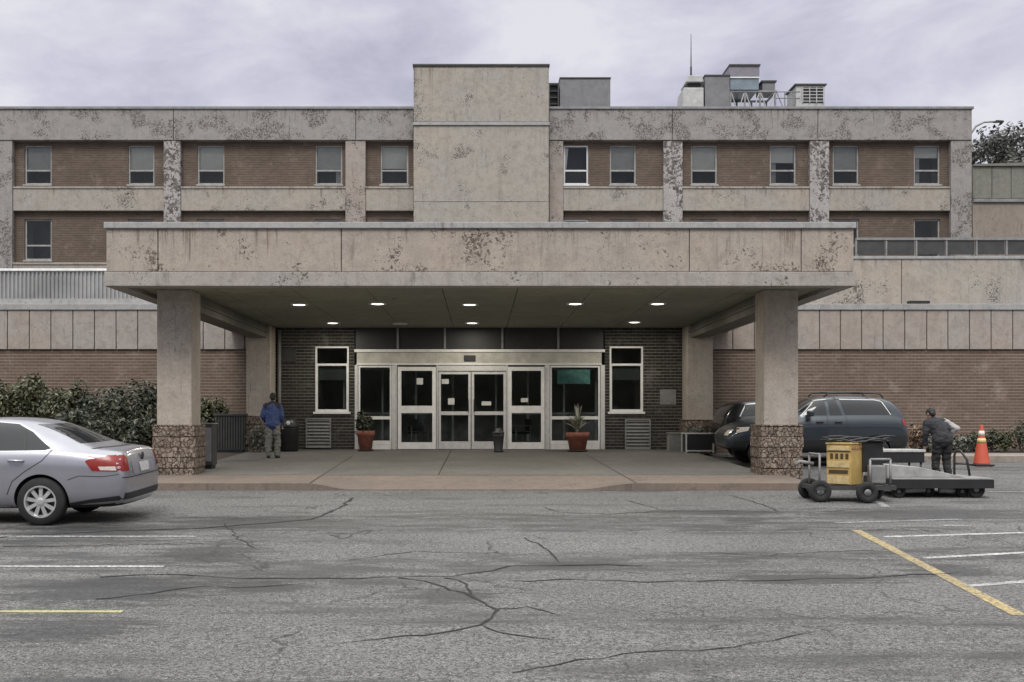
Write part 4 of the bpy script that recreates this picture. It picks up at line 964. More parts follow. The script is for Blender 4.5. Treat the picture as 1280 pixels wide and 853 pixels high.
# traffic cone
D = 25.6; x = X(1227, D); z0 = gz(D)
t = thing('traffic_cone', 'orange traffic cone with two pale collars near the right bed', 'traffic cone', (x, D, z0))
M['cone'] = paint('cone_orange', (.50, .085, .045), .55, 0, .12, 6); M['cone_band'] = paint('cone_collar', (.72, .66, .58), .5, 0, .12, 10)
M['cone_yellow'] = paint('cone_lower_collar', (.62, .50, .22), .5, 0, .15, 10)
mb = MB(); mb.box(x-.22, x+.22, D-.22, D+.22, z0+.005, z0+.045); mb.build('base', M['dark'], t, bevel=.015)
lathe_part('cone', [(0, .046), (.19, .046), (.185, .07), (.035, .96), (.03, .98), (0, .98)], (x, D, z0), M['cone'], t)
def ring(za, zb_, m):
    f = lambda z: .185-(z-.07)/(.96-.07)*.15+.004
    lathe_part('collar', [(f(za)-.01, za), (f(za), za), (f(zb_), zb_), (f(zb_)-.01, zb_)], (x, D, z0), m, t)
ring(.55, .66, M['cone_yellow']); ring(.72, .84, M['cone_band'])

# ------------------------------------------------------------------ vehicles
def evaluated(o):
    dg = bpy.context.evaluated_depsgraph_get(); dg.update(); return bpy.data.meshes.new_from_object(o.evaluated_get(dg))
def temp(me_verts, faces):
    me = bpy.data.meshes.new('temp'); me.from_pydata([tuple(v) for v in me_verts], [], faces); me.update()
    o = bpy.data.objects.new('temp', me); COL.objects.link(o); return o
def kill(o):
    me = o.data; bpy.data.objects.remove(o)
    if me.users == 0: bpy.data.meshes.remove(me)
def shell_body(st, wheels, wr, track):
    vs = []; fs = []; n = 0
    for (x, zb, w, zs, ws, zr, wf, zt) in st:
        h = zs-zb
        half = [(0, zb), (w*.70, zb), (w*.93, zb+.04), (w*.985, zb+h*.34), (w, zb+h*.58), (w*.992, zb+h*.84), (ws+.012, zs-.012), (ws-.008, zs+.012), (ws*.5+wf*.5+.012, (zs+zr)/2), (wf, zr), (wf*.62, zt-(zt-zr)*.22), (0, zt)]
        ring = half + [(-y, z) for y, z in half[-2:0:-1]]
        n = len(ring); vs += [(x, y, z) for y, z in ring]
    for i in range(len(st)-1):
        for k in range(n): fs.append((i*n+k, (i+1)*n+k, (i+1)*n+(k+1) % n, i*n+(k+1) % n))
    fs += [tuple(range(n)), tuple(range((len(st)-1)*n+n-1, (len(st)-1)*n-1, -1))]
    o = temp(vs, fs)
    bm = bmesh.new(); bm.from_mesh(o.data); bmesh.ops.recalc_face_normals(bm, faces=bm.faces); bm.to_mesh(o.data); bm.free()
    s = o.modifiers.new('s', 'SUBSURF'); s.levels = 2; s.render_levels = 2
    me = evaluated(o); kill(o)
    o = bpy.data.objects.new('temp', me); COL.objects.link(o)
    cut = []
    for x in wheels:
        for sd_ in (1, -1):
            c = MB(); c.cyl((x, sd_*(track-.26), wr), (x, sd_*(track+.4), wr), wr*1.15, n=40); t_ = temp(c.v, c.f); cut.append(t_)
            bm = bmesh.new(); bm.from_mesh(t_.data); bmesh.ops.recalc_face_normals(bm, faces=bm.faces); bm.to_mesh(t_.data); bm.free()
            m = o.modifiers.new('b', 'BOOLEAN'); m.operation = 'DIFFERENCE'; m.object = t_; m.solver = 'EXACT'
    me = evaluated(o); kill(o)
    for t_ in cut: kill(t_)
    return me
def patch(bvh, poly, side, off, maxlen=.07):
    bm = bmesh.new(); bm.faces.new([bm.verts.new((u, v, 0)) for u, v in poly])
    bmesh.ops.triangulate(bm, faces=bm.faces)
    for _ in range(5):
        long = [e for e in bm.edges if e.calc_length() > maxlen]
        if not long: break
        bmesh.ops.subdivide_edges(bm, edges=long, cuts=1); bmesh.ops.triangulate(bm, faces=[f for f in bm.faces if len(f.verts) > 3])
    mb = MB(); pos = {}
    for v in bm.verts:
        u, w_ = v.co.x, v.co.y
        o_, d = {'L': (Vector((u, 3, w_)), Vector((0, -1, 0))), 'R': (Vector((u, -3, w_)), Vector((0, 1, 0))), 'B': (Vector((-3, u, w_)), Vector((1, 0, 0))),
                 'F': (Vector((9, u, w_)), Vector((-1, 0, 0))), 'T': (Vector((u, w_, 5)), Vector((0, 0, -1)))}[side]
        h, nrm, _, _ = bvh.ray_cast(o_, d)
        if h is not None:
            if nrm.dot(d) > 0: nrm = -nrm
            pos[v] = h + (nrm*.6 - d*.6)*off
    idx = {}
    for v, p in pos.items(): idx[v] = len(mb.v); mb.v.append(p)
    for f in bm.faces:
        if all(v in idx for v in f.verts): mb.f.append([idx[v] for v in f.verts]); mb.m.append(0)
    bm.free(); return mb
def merge(mbs):
    r = MB()
    for m in mbs:
        o = len(r.v); r.v += m.v; r.f += [[o+i for i in f] for f in m.f]; r.m += [0]*len(m.f)
    return r
def seam(bvh, pts, side, wdt, off=.003):
    out = []
    for a, b in zip(pts[:-1], pts[1:]):
        a, b = Vector(a), Vector(b); d = (b-a).normalized(); n_ = Vector((-d.y, d.x))*wdt/2
        out.append(patch(bvh, [tuple(a+n_), tuple(a-n_), tuple(b-n_), tuple(b+n_)], side, off))
    return merge(out)
def wheel(t, x, y, r, rimr, spokes, sd_, rim_m):
    mb = MB(); w_ = .10
    mb.lathe([(rimr, -w_), (r*.94, -w_*1.02), (r, -w_*.7), (r, w_*.7), (r*.94, w_*1.02), (rimr, w_)], (x, y, r), 40, 'Y', False)
    wh = mb.build('wheel', M['tyre'], t, smooth=True, world=False)
    mb = MB(); yo = sd_*w_
    mb.lathe([(rimr*.90, yo*.2), (rimr*1.0, yo*.9), (rimr*1.02, yo*1.06), (rimr*.93, yo*1.06), (rimr*.86, yo*.45), (rimr*.86, yo*.3)], (x, y, r), 40, 'Y', False)
    for k_ in range(spokes):
        a = 2*math.pi*k_/spokes+.2; ca, sa = math.cos(a), math.sin(a); q = []
        for rr, hw, yy in ((.04, .022, .9), (rimr*.92, .026, .80)):
            for s in (-1, 1): q.append(Vector((x+ca*rr-sa*hw*s, y+yo*yy, r+sa*rr+ca*hw*s)))
        bk = [v+Vector((0, -sd_*.03, 0)) for v in q]
        mb.add(q+bk, [(0,1,3,2),(4,6,7,5),(0,2,6,4),(1,5,7,3),(2,3,7,6),(0,4,5,1)])
    mb.lathe([(0, yo*.5), (.055, yo*.5), (.05, yo*1.0), (.03, yo*1.05), (0, yo*1.05)], (x, y, r), 20, 'Y')
    mb.build('rim', rim_m, wh, world=False)
    mb = MB(); mb.lathe([(0, yo*.1), (rimr*.9, yo*.1), (rimr*.9, yo*.25), (0, yo*.25)], (x, y, r), 32, 'Y'); mb.build('brake_disc', M['dark'], wh, world=False)
def carpaint(name, col, rough=.28, metal=.6):
    t = NT(name); v = t.coord(); n = t.noise(v, 400, 2)
    d = t.ramp(t.noise(v, 3.0, 6, .7), .45, .75, 0, .25)
    c = t.mix(t.ramp(n, .3, .7), tuple(x*.92 for x in col), tuple(min(1, x*1.08) for x in col)); c = t.mix(d, c, tuple(x*.6+.02 for x in col))
    t.b.inputs['Coat Weight'].default_value = .6; t.b.inputs['Coat Roughness'].default_value = .08
    return t.fin(c, rough, metal, .5)
M['tyre'] = paint('tyre_rubber', (.018, .018, .018), .85, 0, .3, 8)
M['carglass'] = paint('tinted_car_glass', (.014, .018, .021), .06, 0, .1, 1, spec=.6)
M['chrome'] = paint('chrome_trim', (.6, .6, .6), .2, .9, .05, 3)
M['red_lens'] = paint('red_lamp_lens', (.22, .016, .013), .22, 0, .15, 20)
M['clear_lens'] = paint('clear_lamp_lens', (.55, .50, .46), .18, 0, .15, 20)
M['silver'] = carpaint('silver_paint', (.36, .365, .405)); M['navy'] = carpaint('blue_grey_paint', (.034, .045, .056), .35, .35); M['black_paint'] = carpaint('black_paint', (.012, .012, .013), .3, .2)
M['trim'] = paint('black_trim', (.02, .02, .021), .6, 0, .2, 5)
M['rim_alloy'] = paint('alloy_rim', (.55, .55, .55), .35, .6, .2, 9)
M['plate'] = paint('number_plate', (.5, .5, .49), .5, 0, .35, 22)

def car(name, label, cat, st, wheels, wr, rimr, track, paint_m, loc, rz, spokes, rim_m):
    t = thing(name, label, cat, loc, rz, rx=(-1 if abs(rz) > 2 else 1)*math.atan(SL))
    me = shell_body(st, wheels, wr, track); me.name = 'body'
    me.materials.clear(); me.materials.append(paint_m); me.materials.append(M['tyre'])
    for p in me.polygons:
        c = p.center; p.use_smooth = True; p.material_index = 0
        for x in wheels:
            if abs(c.y) < track+.02 and (math.hypot(c.x-x, c.z-wr) < wr*1.10 or (math.hypot(c.x-x, c.z-wr) < wr*1.17 and abs(c.y) < track-.06 )) and abs(c.y) > .3: p.material_index = 1
        if p.normal.z < -.8: p.material_index = 1
    o = bpy.data.objects.new('body', me); COL.objects.link(o); o.parent = t
    me.update()
    bm = bmesh.new(); bm.from_mesh(me); bvh = BVHTree.FromBMesh(bm); bm.free()
    try: me.set_sharp_from_angle(angle=R(38))
    except Exception: pass
    for x in wheels:
        for sd_ in (1, -1): wheel(t, x, sd_*(track-.10), wr, rimr, spokes, sd_, rim_m)
    return t, bvh
def put(name, bvh, poly, side, off, m, t, mirror=True):
    if mirror and side == 'L':
        a = patch(bvh, poly, 'L', off).build(name, m, t, True, world=False); patch(bvh, poly, 'R', off).build(name, m, t, True, world=False); return a
    return patch(bvh, poly, side, off).build(name, m, t, True, world=False)

# silver sedan, its tail in the frame
st = [(.00,.42,.60,.60,.56,.64,.45,.66),(.025,.31,.75,.74,.69,.80,.62,.82),(.075,.26,.825,.87,.75,.955,.68,.985),(.10,.25,.835,.89,.765,.985,.69,1.015),(.22,.22,.865,.935,.80,1.01,.71,1.04),(.50,.21,.885,.965,.82,1.03,.71,1.065),
 (.80,.20,.89,.985,.83,1.15,.665,1.20),(1.15,.20,.89,.99,.835,1.31,.60,1.37),(1.45,.20,.89,.99,.835,1.39,.575,1.435),(2.0,.20,.89,.98,.835,1.415,.575,1.465),(2.5,.20,.89,.96,.83,1.36,.58,1.415),
 (2.9,.20,.89,.945,.83,1.18,.64,1.25),(3.25,.20,.885,.93,.82,1.0,.70,1.05),(3.7,.20,.88,.88,.80,.94,.66,.97),(4.15,.21,.85,.79,.76,.85,.6,.875),(4.42,.25,.76,.67,.68,.72,.5,.74),(4.53,.35,.6,.56,.55,.6,.4,.61)]
DCAR = 15.4
t, bv = car('parked_car', 'silver four door sedan entering the frame at the left edge, tail towards the canopy', 'car', st, (1.14, 3.74), .325, .215, .89, M['silver'], (-4.81, DCAR, gz(DCAR)), R(180), 9, M['rim_alloy'])
sidewin = [(1.12,1.11),(1.02,1.045),(1.10,1.02),(2.9,1.0),(3.05,1.02),(2.55,1.31),(2.2,1.375),(1.85,1.39),(1.55,1.365),(1.32,1.26)]
put('window_trim', bv, [(1.085,1.12),(.99,1.035),(1.10,1.005),(2.92,.985),(3.1,1.01),(2.57,1.325),(2.2,1.388),(1.85,1.402),(1.54,1.378),(1.30,1.275)], 'L', .003, M['chrome'], t)
put('side_window', bv, sidewin, 'L', .006, M['carglass'], t)
for m in (seam(bv, [(1.36,1.02),(1.42,1.28)], 'L', .03, .009), seam(bv, [(2.05,1.0),(1.98,1.39)], 'L', .07, .009)): m.build('window_pillar', M['trim'], t, world=False)
put('rear_window', bv, [(-.63,1.105),(.63,1.105),(.56,1.2),(.50,1.36),(-.50,1.36),(-.56,1.2)], 'B', .005, M['carglass'], t)
put('windscreen', bv, [(-.66,1.06),(.66,1.06),(.52,1.39),(-.52,1.39)], 'F', .005, M['carglass'], t)
put('tail_light', bv, [(.15,.955),(.12,.735),(.44,.745),(.54,.87),(.50,.895)], 'L', .006, M['red_lens'], t)
for s in (1, -1):
    patch(bv, [(s*.60,.945),(s*.63,.73),(s*.835,.73),(s*.835,.95)], 'B', .006).build('tail_light', M['red_lens'], t, True, world=False)
put('reverse_light', bv, [(.14,.80),(.12,.745),(.33,.752),(.36,.80)], 'L', .010, M['clear_lens'], t)
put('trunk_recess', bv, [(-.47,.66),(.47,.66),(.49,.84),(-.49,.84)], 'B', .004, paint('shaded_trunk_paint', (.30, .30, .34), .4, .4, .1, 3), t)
put('number_plate', bv, [(-.20,.69),(.20,.69),(.20,.82),(-.20,.82)], 'B', .012, M['plate'], t)
m = MB(); m.lathe([(0,-.012),(.05,-.012),(.055,0),(0,0)], (0,0,0), 18, 'Y'); m.v = [Vector((v.y+.035, v.x, v.z+.90)) for v in m.v]; m.build('badge', M['trim'], t, world=False)
put('lower_bumper', bv, [(-.74,.34),(.74,.34),(.74,.43),(-.74,.43)], 'B', .008, M['trim'], t)
put('lower_bumper_side', bv, [(.06,.34),(.5,.30),(.76,.26),(.76,.30),(.5,.35),(.10,.40)], 'L', .006, M['trim'], t)
sm = [seam(bv, [(.03,.70),(.30,.665),(.62,.675),(.77,.62)], 'L', .008), seam(bv, [(-.8,.645),(-.5,.64),(.5,.64),(.8,.645)], 'B', .012), seam(bv, [(1.0,1.02),(1.12,.88),(1.34,.74),(1.52,.60),(1.60,.42)], 'L', .010), seam(bv, [(2.06,.99),(2.02,.6),(2.02,.3)], 'L', .010),
      seam(bv, [(1.0,1.02),(1.12,.88),(1.34,.74),(1.52,.60),(1.60,.42)], 'R', .010), seam(bv, [(-.70,1.035),(-.55,1.045),(.55,1.045),(.70,1.035)], 'B', .010), seam(bv, [(3.02,.95),(3.05,.6),(3.08,.35)], 'L', .010)]
for q in sm: q.build('panel_gap', M['trim'], t, world=False)
for sd_ in (1, -1):
    for xh in (1.36, 2.28):
        m = MB(); y = sd_*.885; m.tube([(xh, y-.01*sd_, .875), (xh+.03, y+.03*sd_, .88), (xh+.19, y+.03*sd_, .885), (xh+.22, y-.01*sd_, .885)], [.012, .017, .017, .012], 8); m.build('door_handle', M['silver'], t, True, world=False)
    m = MB(); m.box(2.72, 2.86, sd_*.86, sd_*1.04, 1.0, 1.13); m.build('mirror', M['silver'], t, bevel=.03, world=False)
put('side_sill', bv, [(1.55,.22),(3.3,.22),(3.3,.27),(1.55,.27)], 'L', .006, M['chrome'], t)

# blue grey wagon nosed in behind the right front column
st = [(.00,.50,.70,.74,.66,.79,.55,.81),(.03,.40,.82,.92,.76,1.06,.66,1.10),(.10,.36,.87,1.10,.79,1.27,.67,1.32),(.28,.34,.895,1.18,.81,1.50,.66,1.555),(.48,.33,.90,1.20,.815,1.585,.65,1.635),(.9,.32,.905,1.205,.82,1.625,.65,1.68),
 (1.5,.32,.905,1.20,.82,1.635,.65,1.695),(2.05,.32,.905,1.19,.82,1.595,.66,1.66),(2.32,.32,.90,1.17,.815,1.45,.69,1.525),(2.62,.32,.90,1.14,.81,1.22,.72,1.285),(3.0,.32,.895,1.09,.80,1.14,.68,1.18),(3.6,.33,.88,1.02,.78,1.08,.62,1.11),(4.02,.36,.84,.90,.73,.96,.58,.99),(4.22,.42,.73,.76,.64,.81,.5,.83),(4.28,.5,.60,.66,.54,.7,.4,.71)]
DS = 25.95
t, bv = car('parked_wagon', 'dark blue grey wagon with roof rails parked behind the right front column', 'car', st, (.83, 3.42), .35, .225, .905, M['navy'], (10.06, DS, gz(DS)), R(180), 7, M['alu'])
for nm_, poly in (('side_window', [(2.50,1.225),(2.14,1.545),(1.96,1.57),(1.93,1.225)]), ('side_window', [(1.86,1.225),(1.88,1.575),(1.70,1.585),(1.58,1.225)]), ('quarter_window', [(1.50,1.235),(1.60,1.575),(.78,1.565),(.62,1.53),(.42,1.31),(.46,1.245)])):
    put(nm_, bv, poly, 'L', .006, M['carglass'], t)
sm = [seam(bv, [(.44,1.235),(.62,1.545),(.78,1.578),(1.60,1.59)], 'L', .016, .008), seam(bv, [(2.55,1.20),(2.16,1.565),(1.9,1.59)], 'L', .016, .008)]
for q in sm: q.build('window_trim', M['alu'], t, True, world=False)
put('rear_window', bv, [(-.62,1.2),(.62,1.2),(.55,1.52),(-.55,1.52)], 'B', .006, M['carglass'], t)
put('windscreen', bv, [(-.70,1.30),(.70,1.30),(.58,1.60),(-.58,1.60)], 'F', .006, M['carglass'], t)
put('lower_cladding', bv, [(.25,.36),(4.1,.38),(4.1,.62),(.12,.66)], 'L', .006, M['trim'], t)
put('tail_light', bv, [(.10,1.14),(.09,.98),(.17,.98),(.19,1.13)], 'L', .008, M['red_lens'], t)
put('rear_bumper', bv, [(.02,.52),(.02,.76),(.42,.74),(.42,.5)], 'L', .008, M['trim'], t)
put('headlight', bv, [(4.05,.80),(3.78,.86),(3.74,.95),(4.0,.93)], 'L', .008, M['clear_lens'], t)
for s in (1, -1): patch(bv, [(s*.42,.74),(s*.66,.74),(s*.66,.88),(s*.42,.86)], 'F', .008).build('headlight', M['clear_lens'], t, True, world=False)
put('grille', bv, [(-.40,.62),(.40,.62),(.40,.78),(-.40,.78)], 'F', .008, M['trim'], t)
sm = [seam(bv, [(1.50,1.2),(1.46,.9),(1.30,.6)], 'L', .012), seam(bv, [(1.93,1.2),(1.95,.8),(1.92,.4)], 'L', .012), seam(bv, [(2.72,1.12),(2.76,.8),(2.8,.45)], 'L', .012), seam(bv, [(.2,1.0),(1.0,1.02),(2.6,1.0)], 'L', .008)]
for q in sm: q.build('panel_gap', M['trim'], t, world=False)
for sd_ in (1, -1):
    m = MB(); m.tube([(.55, sd_*.60, 1.63), (.62, sd_*.60, 1.72), (1.2, sd_*.60, 1.755), (1.85, sd_*.60, 1.735), (1.95, sd_*.60, 1.65)], .018, 8); m.build('roof_rail', M['trim'], t, True, world=False)
    m = MB(); m.box(2.30, 2.44, sd_*.86, sd_*1.06, 1.2, 1.34); m.build('mirror', M['navy'], t, bevel=.035, world=False)
    for xh in (1.60, 2.04): m = MB(); m.box(xh, xh+.17, sd_*.895, sd_*.93, 1.05, 1.085); m.build('door_handle', M['trim'], t, bevel=.012, world=False)
m = MB()
for x in (.85, 1.65): m.tube([(x, -.60, 1.745), (x, .60, 1.745)], .016, 8)
m.build('roof_bar', M['trim'], t, True, world=False)

# black hatchback beyond it
st2 = [(a, b*.95, c, d*.93, e_, f*.93, g_, h*.93) for a, b, c, d, e_, f, g_, h in st]
DK = 28.0
t, bv = car('parked_hatchback', 'black hatchback mostly hidden behind the right front column and the wagon', 'car', st2, (.80, 3.40), .32, .21, .905, M['black_paint'], (6.16, DK, gz(DK)), 0, 7, M['alu'])
put('rear_window', bv, [(-.62,1.12),(.62,1.12),(.56,1.42),(-.56,1.42)], 'B', .006, M['carglass'], t)
for poly in ([(2.46,1.15),(2.10,1.44),(1.75,1.47),(1.72,1.15)], [(1.62,1.15),(1.65,1.475),(.78,1.455),(.5,1.2),(.52,1.16)]): put('side_window', bv, poly, 'L', .006, M['carglass'], t)
put('tail_light', bv, [(.10,1.06),(.09,.84),(.27,.86),(.32,1.06)], 'L', .008, M['carglass'], t)
put('windscreen', bv, [(-.70,1.20),(.70,1.20),(.58,1.49),(-.58,1.49)], 'F', .006, M['carglass'], t)
merge([seam(bv, [(.42,1.13),(.6,1.44),(1.2,1.49),(1.9,1.49)], s, .02, .009) for s in 'LR']).build('window_trim', M['chrome'], t, True, world=False)

# ------------------------------------------------------------------ carts
YEL = paint('yellow_cabinet_paint', (.44, .30, .10), .6, 0, .22, 5, bump=.1); YEL2 = paint('pale_yellow_panel', (.52, .40, .20), .6, 0, .25, 12)
DK_ = 17.5; c0 = Vector((X(1064, DK_), DK_, gz(DK_)))
t = thing('tool_cart', 'small wheeled cart with a yellow metal cabinet, hoses and a black tank', 'cart', c0)
def castor(t, x, y, r, w_=.05, name='wheel'):
    mb = MB(); mb.lathe([(0, -w_*.6), (r*.45, -w_*.6), (r*.5, -w_), (r*.92, -w_), (r, -w_*.6), (r, w_*.6), (r*.92, w_), (r*.5, w_), (r*.45, w_*.6), (0, w_*.6)], (0, 0, 0), 22, 'Y')
    mb.v = [v + Vector((x, y, r)) for v in mb.v]; wh = mb.build(name, M['tyre'], t, True, world=False)
    mb = MB(); mb.lathe([(0, -w_*.75), (r*.32, -w_*.75), (r*.34, -w_*.5), (r*.34, w_*.5), (r*.32, w_*.75), (0, w_*.75)], (x, y, r), 16, 'Y'); mb.build('hub', M['mid_grey'], wh, True, world=False)
    return wh
mb = MB(); mb.frame(-.62, .72, -.05, .75, .20, .27, .06); mb.v = [Vector((v.x, v.z, v.y)) for v in mb.v]; mb.box(-.56, .66, .01, .69, .21, .255); mb.build('chassis', M['dark_grey'], t, bevel=.008, world=False)
castor(t, -.51, .0, .18, .055); castor(t, .20, -.16, .17, .06); castor(t, -.48, .68, .18, .055); castor(t, .60, .60, .15)
Mx = Matrix.Translation((0, .31, 0)) @ Matrix.Rotation(R(44), 4, 'Z'); s = .215
mb = MB(); mb.box(-s, s, -s, s, .275, .94, Mx); cab = mb.build('cabinet', YEL, t, bevel=.012, world=False)
mb = MB()                                               # left visible face = local -x side; right visible face = local -y side
for a, b in ((.84, .91), (.56, .66), (.29, .42)): mb = MB(); mb.box(-s-.014, -s-.001, -s+.02, s-.02, a, b, Mx); mb.build('face_panel', YEL2, cab, bevel=.004, world=False)
mb = MB()
for k_ in range(4): mb.box(-s-.006, -s-.001, -s+.04+k_*.09, -s+.09+k_*.09, .70, .79, Mx)
SLOT = paint('slot_brown', (.06, .04, .02), .8); mb.build('vent_slots', SLOT, cab, world=False)
for q in ((-s-.012, -s-.001, -s+.05, s-.05, .465, .52), (-s-.006, -s-.001, -s, s, .815, .83)): mb = MB(); mb.box(*q, Mx); mb.build('dark_slot', SLOT, cab, world=False)
mb = MB()
for k_ in range(5): mb.prism([(-s+.02+k_*.08, .86), (-s+.06+k_*.08, .93), (-s+.10+k_*.08, .86)], -s-.008, -s-.001, 'Y')
mb.v = [Mx @ v for v in mb.v]; mb.build('scalloped_trim', paint('rust_trim', (.30, .15, .08), .7, 0, .3, 9), cab, world=False)
mb = MB(); mb.box(-s-.012, s+.012, -s-.012, s+.012, .941, .965, Mx); mb.build('lid', YEL, cab, bevel=.006, world=False)
mb = MB(); r_ = random.Random(5)
for k_ in range(4):
    pts = []
    for i in range(9):
        u_ = i/8; pts.append((-.34+u_*(.95+.1*k_)+r_.uniform(-.03, .03), .18+.10*k_+.06*math.sin(u_*6+k_), 1.0+.028*math.sin(u_*9+k_*2)+.015*k_))
    mb.tube(pts, .017, 7)
mb.build('hose', M['dark'], t, True, world=False)
mb = MB(); mb.box(.27, .62, .25, .62, .48, .98); mb.box(.22, .70, .20, .68, .985, 1.01); mb.build('machine_box', M['dark'], t, bevel=.02, world=False)
mb = MB(); mb.box(.34, .58, .02, .24, .30, .60); mb.build('silver_tank', M['mid_grey'], t, bevel=.02, world=False)
mb = MB()
for x in (.31, .64): mb.cyl((x, .0, .27), (x, .0, .70), .02, n=8)
mb.cyl((.31, .0, .70), (.64, .0, .70), .02, n=8); mb.cyl((-.5, .05, .27), (-.5, .05, .78), .018, n=8); mb.cyl((-.5, .6, .27), (-.5, .6, .78), .018, n=8); mb.cyl((-.5, .05, .78), (-.5, .6, .78), .018, n=8); mb.build('rail', M['mid_grey'], t, True, world=False)
mb = MB(); mb.tube([(-.56, .2, .62), (-.8, .15, .66), (-.86, .15, .60)], .03, 8); mb.build('handle', M['mid_grey'], t, True, world=False)

DT_ = 18.1; c0 = Vector((X(1178, DT_), DT_, gz(DT_)))
t = thing('flatbed_trolley', 'low grey flatbed trolley with a push loop at its right end', 'trolley', c0)
mb = MB(); mb.box(-.84, .86, 0, 1.35, .315, .34); mb.build('deck', paint('worn_deck', (.25, .25, .245), .7, .1, .3, 4), t, bevel=.006, world=False)
mb = MB(); mb.prism([(-.84, .342), (.50, .342), (.30, .39), (-.30, .52), (-.84, .56)], .25, 1.30, 'Y'); mb.build('deck_cover', paint('pale_deck_cover', (.31, .31, .305), .7, .1, .3, 5), t, bevel=.01, world=False)
mb = MB(); mb.frame(-.85, .87, -.01, 1.36, .17, .314, .05); mb.v = [Vector((v.x, v.z, v.y)) for v in mb.v]
for x in (-.5, 0, .5): mb.box(x-.03, x+.03, .045, 1.3, .18, .30)
mb.build('chassis', M['dark'], t, bevel=.006, world=False)
for x, y in ((.62, .12), (.42, .2), (-.70, .12), (-.12, .3), (.62, 1.2), (-.70, 1.2)): castor(t, x, y, .145 if x > .5 else .11, .045)
for a, b in (((-.64, .25, .12), (-.2, .25, .14)), ((.05, .25, .13), (.36, .25, .12))): mb = MB(); mb.cyl(a, b, .055, n=14); mb.build('axle_tube', M['unit_light'], t, True, world=False)
mb = MB(); mb.tube([(.60, .9, .345), (.60, .9, .70), (.63, .88, .80), (.68, .83, .78), (.76, .76, .62), (.80, .74, .345)], .022, 8); mb.cyl((.60, .9, .55), (.79, .745, .55), .016, n=8); mb.build('push_loop', M['dark'], t, True, world=False)

DL = 20.4; c0 = Vector((X(1134, DL), DL, gz(DL)))
t = thing('service_table', 'dark sided service table with a pale top behind the flatbed trolley', 'service cart', c0)
mb = MB(); mb.box(-.52, .36, 0, .7, .64, .69); mb.build('table_top', paint('pale_table_top', (.42, .42, .41), .6, 0, .3, 6), t, bevel=.01, world=False)
mb = MB(); mb.box(-.50, .34, .02, .68, .44, .638); mb.build('apron_panel', M['dark'], t, bevel=.01, world=False)
for x in (-.45, .29):
    for y in (.07, .63): mb = MB(); mb.cyl((x, y, .14), (x, y, .44), .022, n=8); mb.build('leg', M['dark_grey'], t, True, world=False); castor(t, x, y, .07, .025, 'castor')

# ------------------------------------------------------------------ people
def capsule(mb, p, q, r0, r1, n=14, sq=1.0):
    p, q = Vector(p), Vector(q); d = q-p; L = max(d.length, 1e-4); d.normalize(); a = d.orthogonal().normalized(); b = d.cross(a); rings = []
    for k in range(5): ph = -math.pi/2 + k*math.pi/10; rings.append((p + d*r0*math.sin(ph), r0*math.cos(ph)))
    rings.append((p, r0)); rings.append((q, r1))
    for k in range(1, 6): ph = k*math.pi/10; rings.append((q + d*r1*math.sin(ph), max(r1*math.cos(ph), 1e-4)))
    vs = []
    for c, r in rings: vs += [c + (a*math.cos(2*math.pi*i/n) + b*math.sin(2*math.pi*i/n))*max(r, 1e-4) for i in range(n)]
    fs = [(i*n+k, i*n+(k+1) % n, (i+1)*n+(k+1) % n, (i+1)*n+k) for i in range(len(rings)-1) for k in range(n)]
    fs += [tuple(range(n-1, -1, -1)), tuple(range((len(rings)-1)*n, len(rings)*n))]
    mb.add(vs, fs)
def ball(mb, c, r, n=16):
    c = Vector(c); vs = []; fs = []; m = 12
    for i in range(m+1):
        ph = -math.pi/2 + math.pi*i/m
        for k in range(n): t_ = 2*math.pi*k/n; vs.append((c.x+r[0]*max(math.cos(ph), 1e-3)*math.cos(t_), c.y+r[1]*max(math.cos(ph), 1e-3)*math.sin(t_), c.z+r[2]*math.sin(ph)))
    fs = [(i*n+k, i*n+(k+1) % n, (i+1)*n+(k+1) % n, (i+1)*n+k) for i in range(m) for k in range(n)] + [tuple(range(n-1, -1, -1)), tuple(range(m*n, (m+1)*n))]
    mb.add(vs, fs)
def sculpt(mb, name, m, parent, vox=.012, smooth=6, ripple=0.0, seed=0):
    o = temp(mb.v, mb.f); r = o.modifiers.new('r', 'REMESH'); r.mode = 'VOXEL'; r.voxel_size = vox
    s_ = o.modifiers.new('s', 'SMOOTH'); s_.iterations = smooth; s_.factor = .5
    me = evaluated(o); kill(o); me.name = name; me.materials.clear(); me.materials.append(m)
    if ripple:
        from mathutils import noise as mn
        me.update(); ns = [v.normal.copy() for v in me.vertices]
        for v, n_ in zip(me.vertices, ns): v.co += n_ * ripple * (mn.noise(Vector((v.co.x*9+seed, v.co.y*9, v.co.z*14))) + .6*mn.noise(Vector((v.co.x*16+v.co.z*10+seed, v.co.y*14, v.co.z*30))))
    for p in me.polygons: p.use_smooth = True
    ob = bpy.data.objects.new(name, me); COL.objects.link(ob); ob.parent = parent; return ob
def hand(mb, wrist, d, side):
    """palm, four unequal curled fingers and a thumb leaving the side of the palm"""
    w_ = Vector(wrist); d = Vector(d).normalized(); lat = Vector((0, 1, 0)); lat = (lat - d*lat.dot(d)).normalized(); nr = d.cross(lat)*side
    capsule(mb, w_, w_+d*.05, .026, .03); capsule(mb, w_+d*.04+lat*.02, w_+d*.08+lat*.024, .018, .016); capsule(mb, w_+d*.04-lat*.02, w_+d*.08-lat*.024, .018, .016)
    for k, L in enumerate((.062, .072, .066, .05)):
        b = w_+d*.085+lat*(.034-.0225*k); m_ = b+d*L*.55+nr*.008; capsule(mb, b, m_, .0095, .009, 8); capsule(mb, m_, m_+d*L*.4+nr*.025, .009, .0075, 8)
    b = w_+d*.03+lat*.035; m_ = b+d*.035+lat*.022; capsule(mb, b, m_, .012, .011, 8); capsule(mb, m_, m_+d*.03+lat*.002, .011, .009, 8)
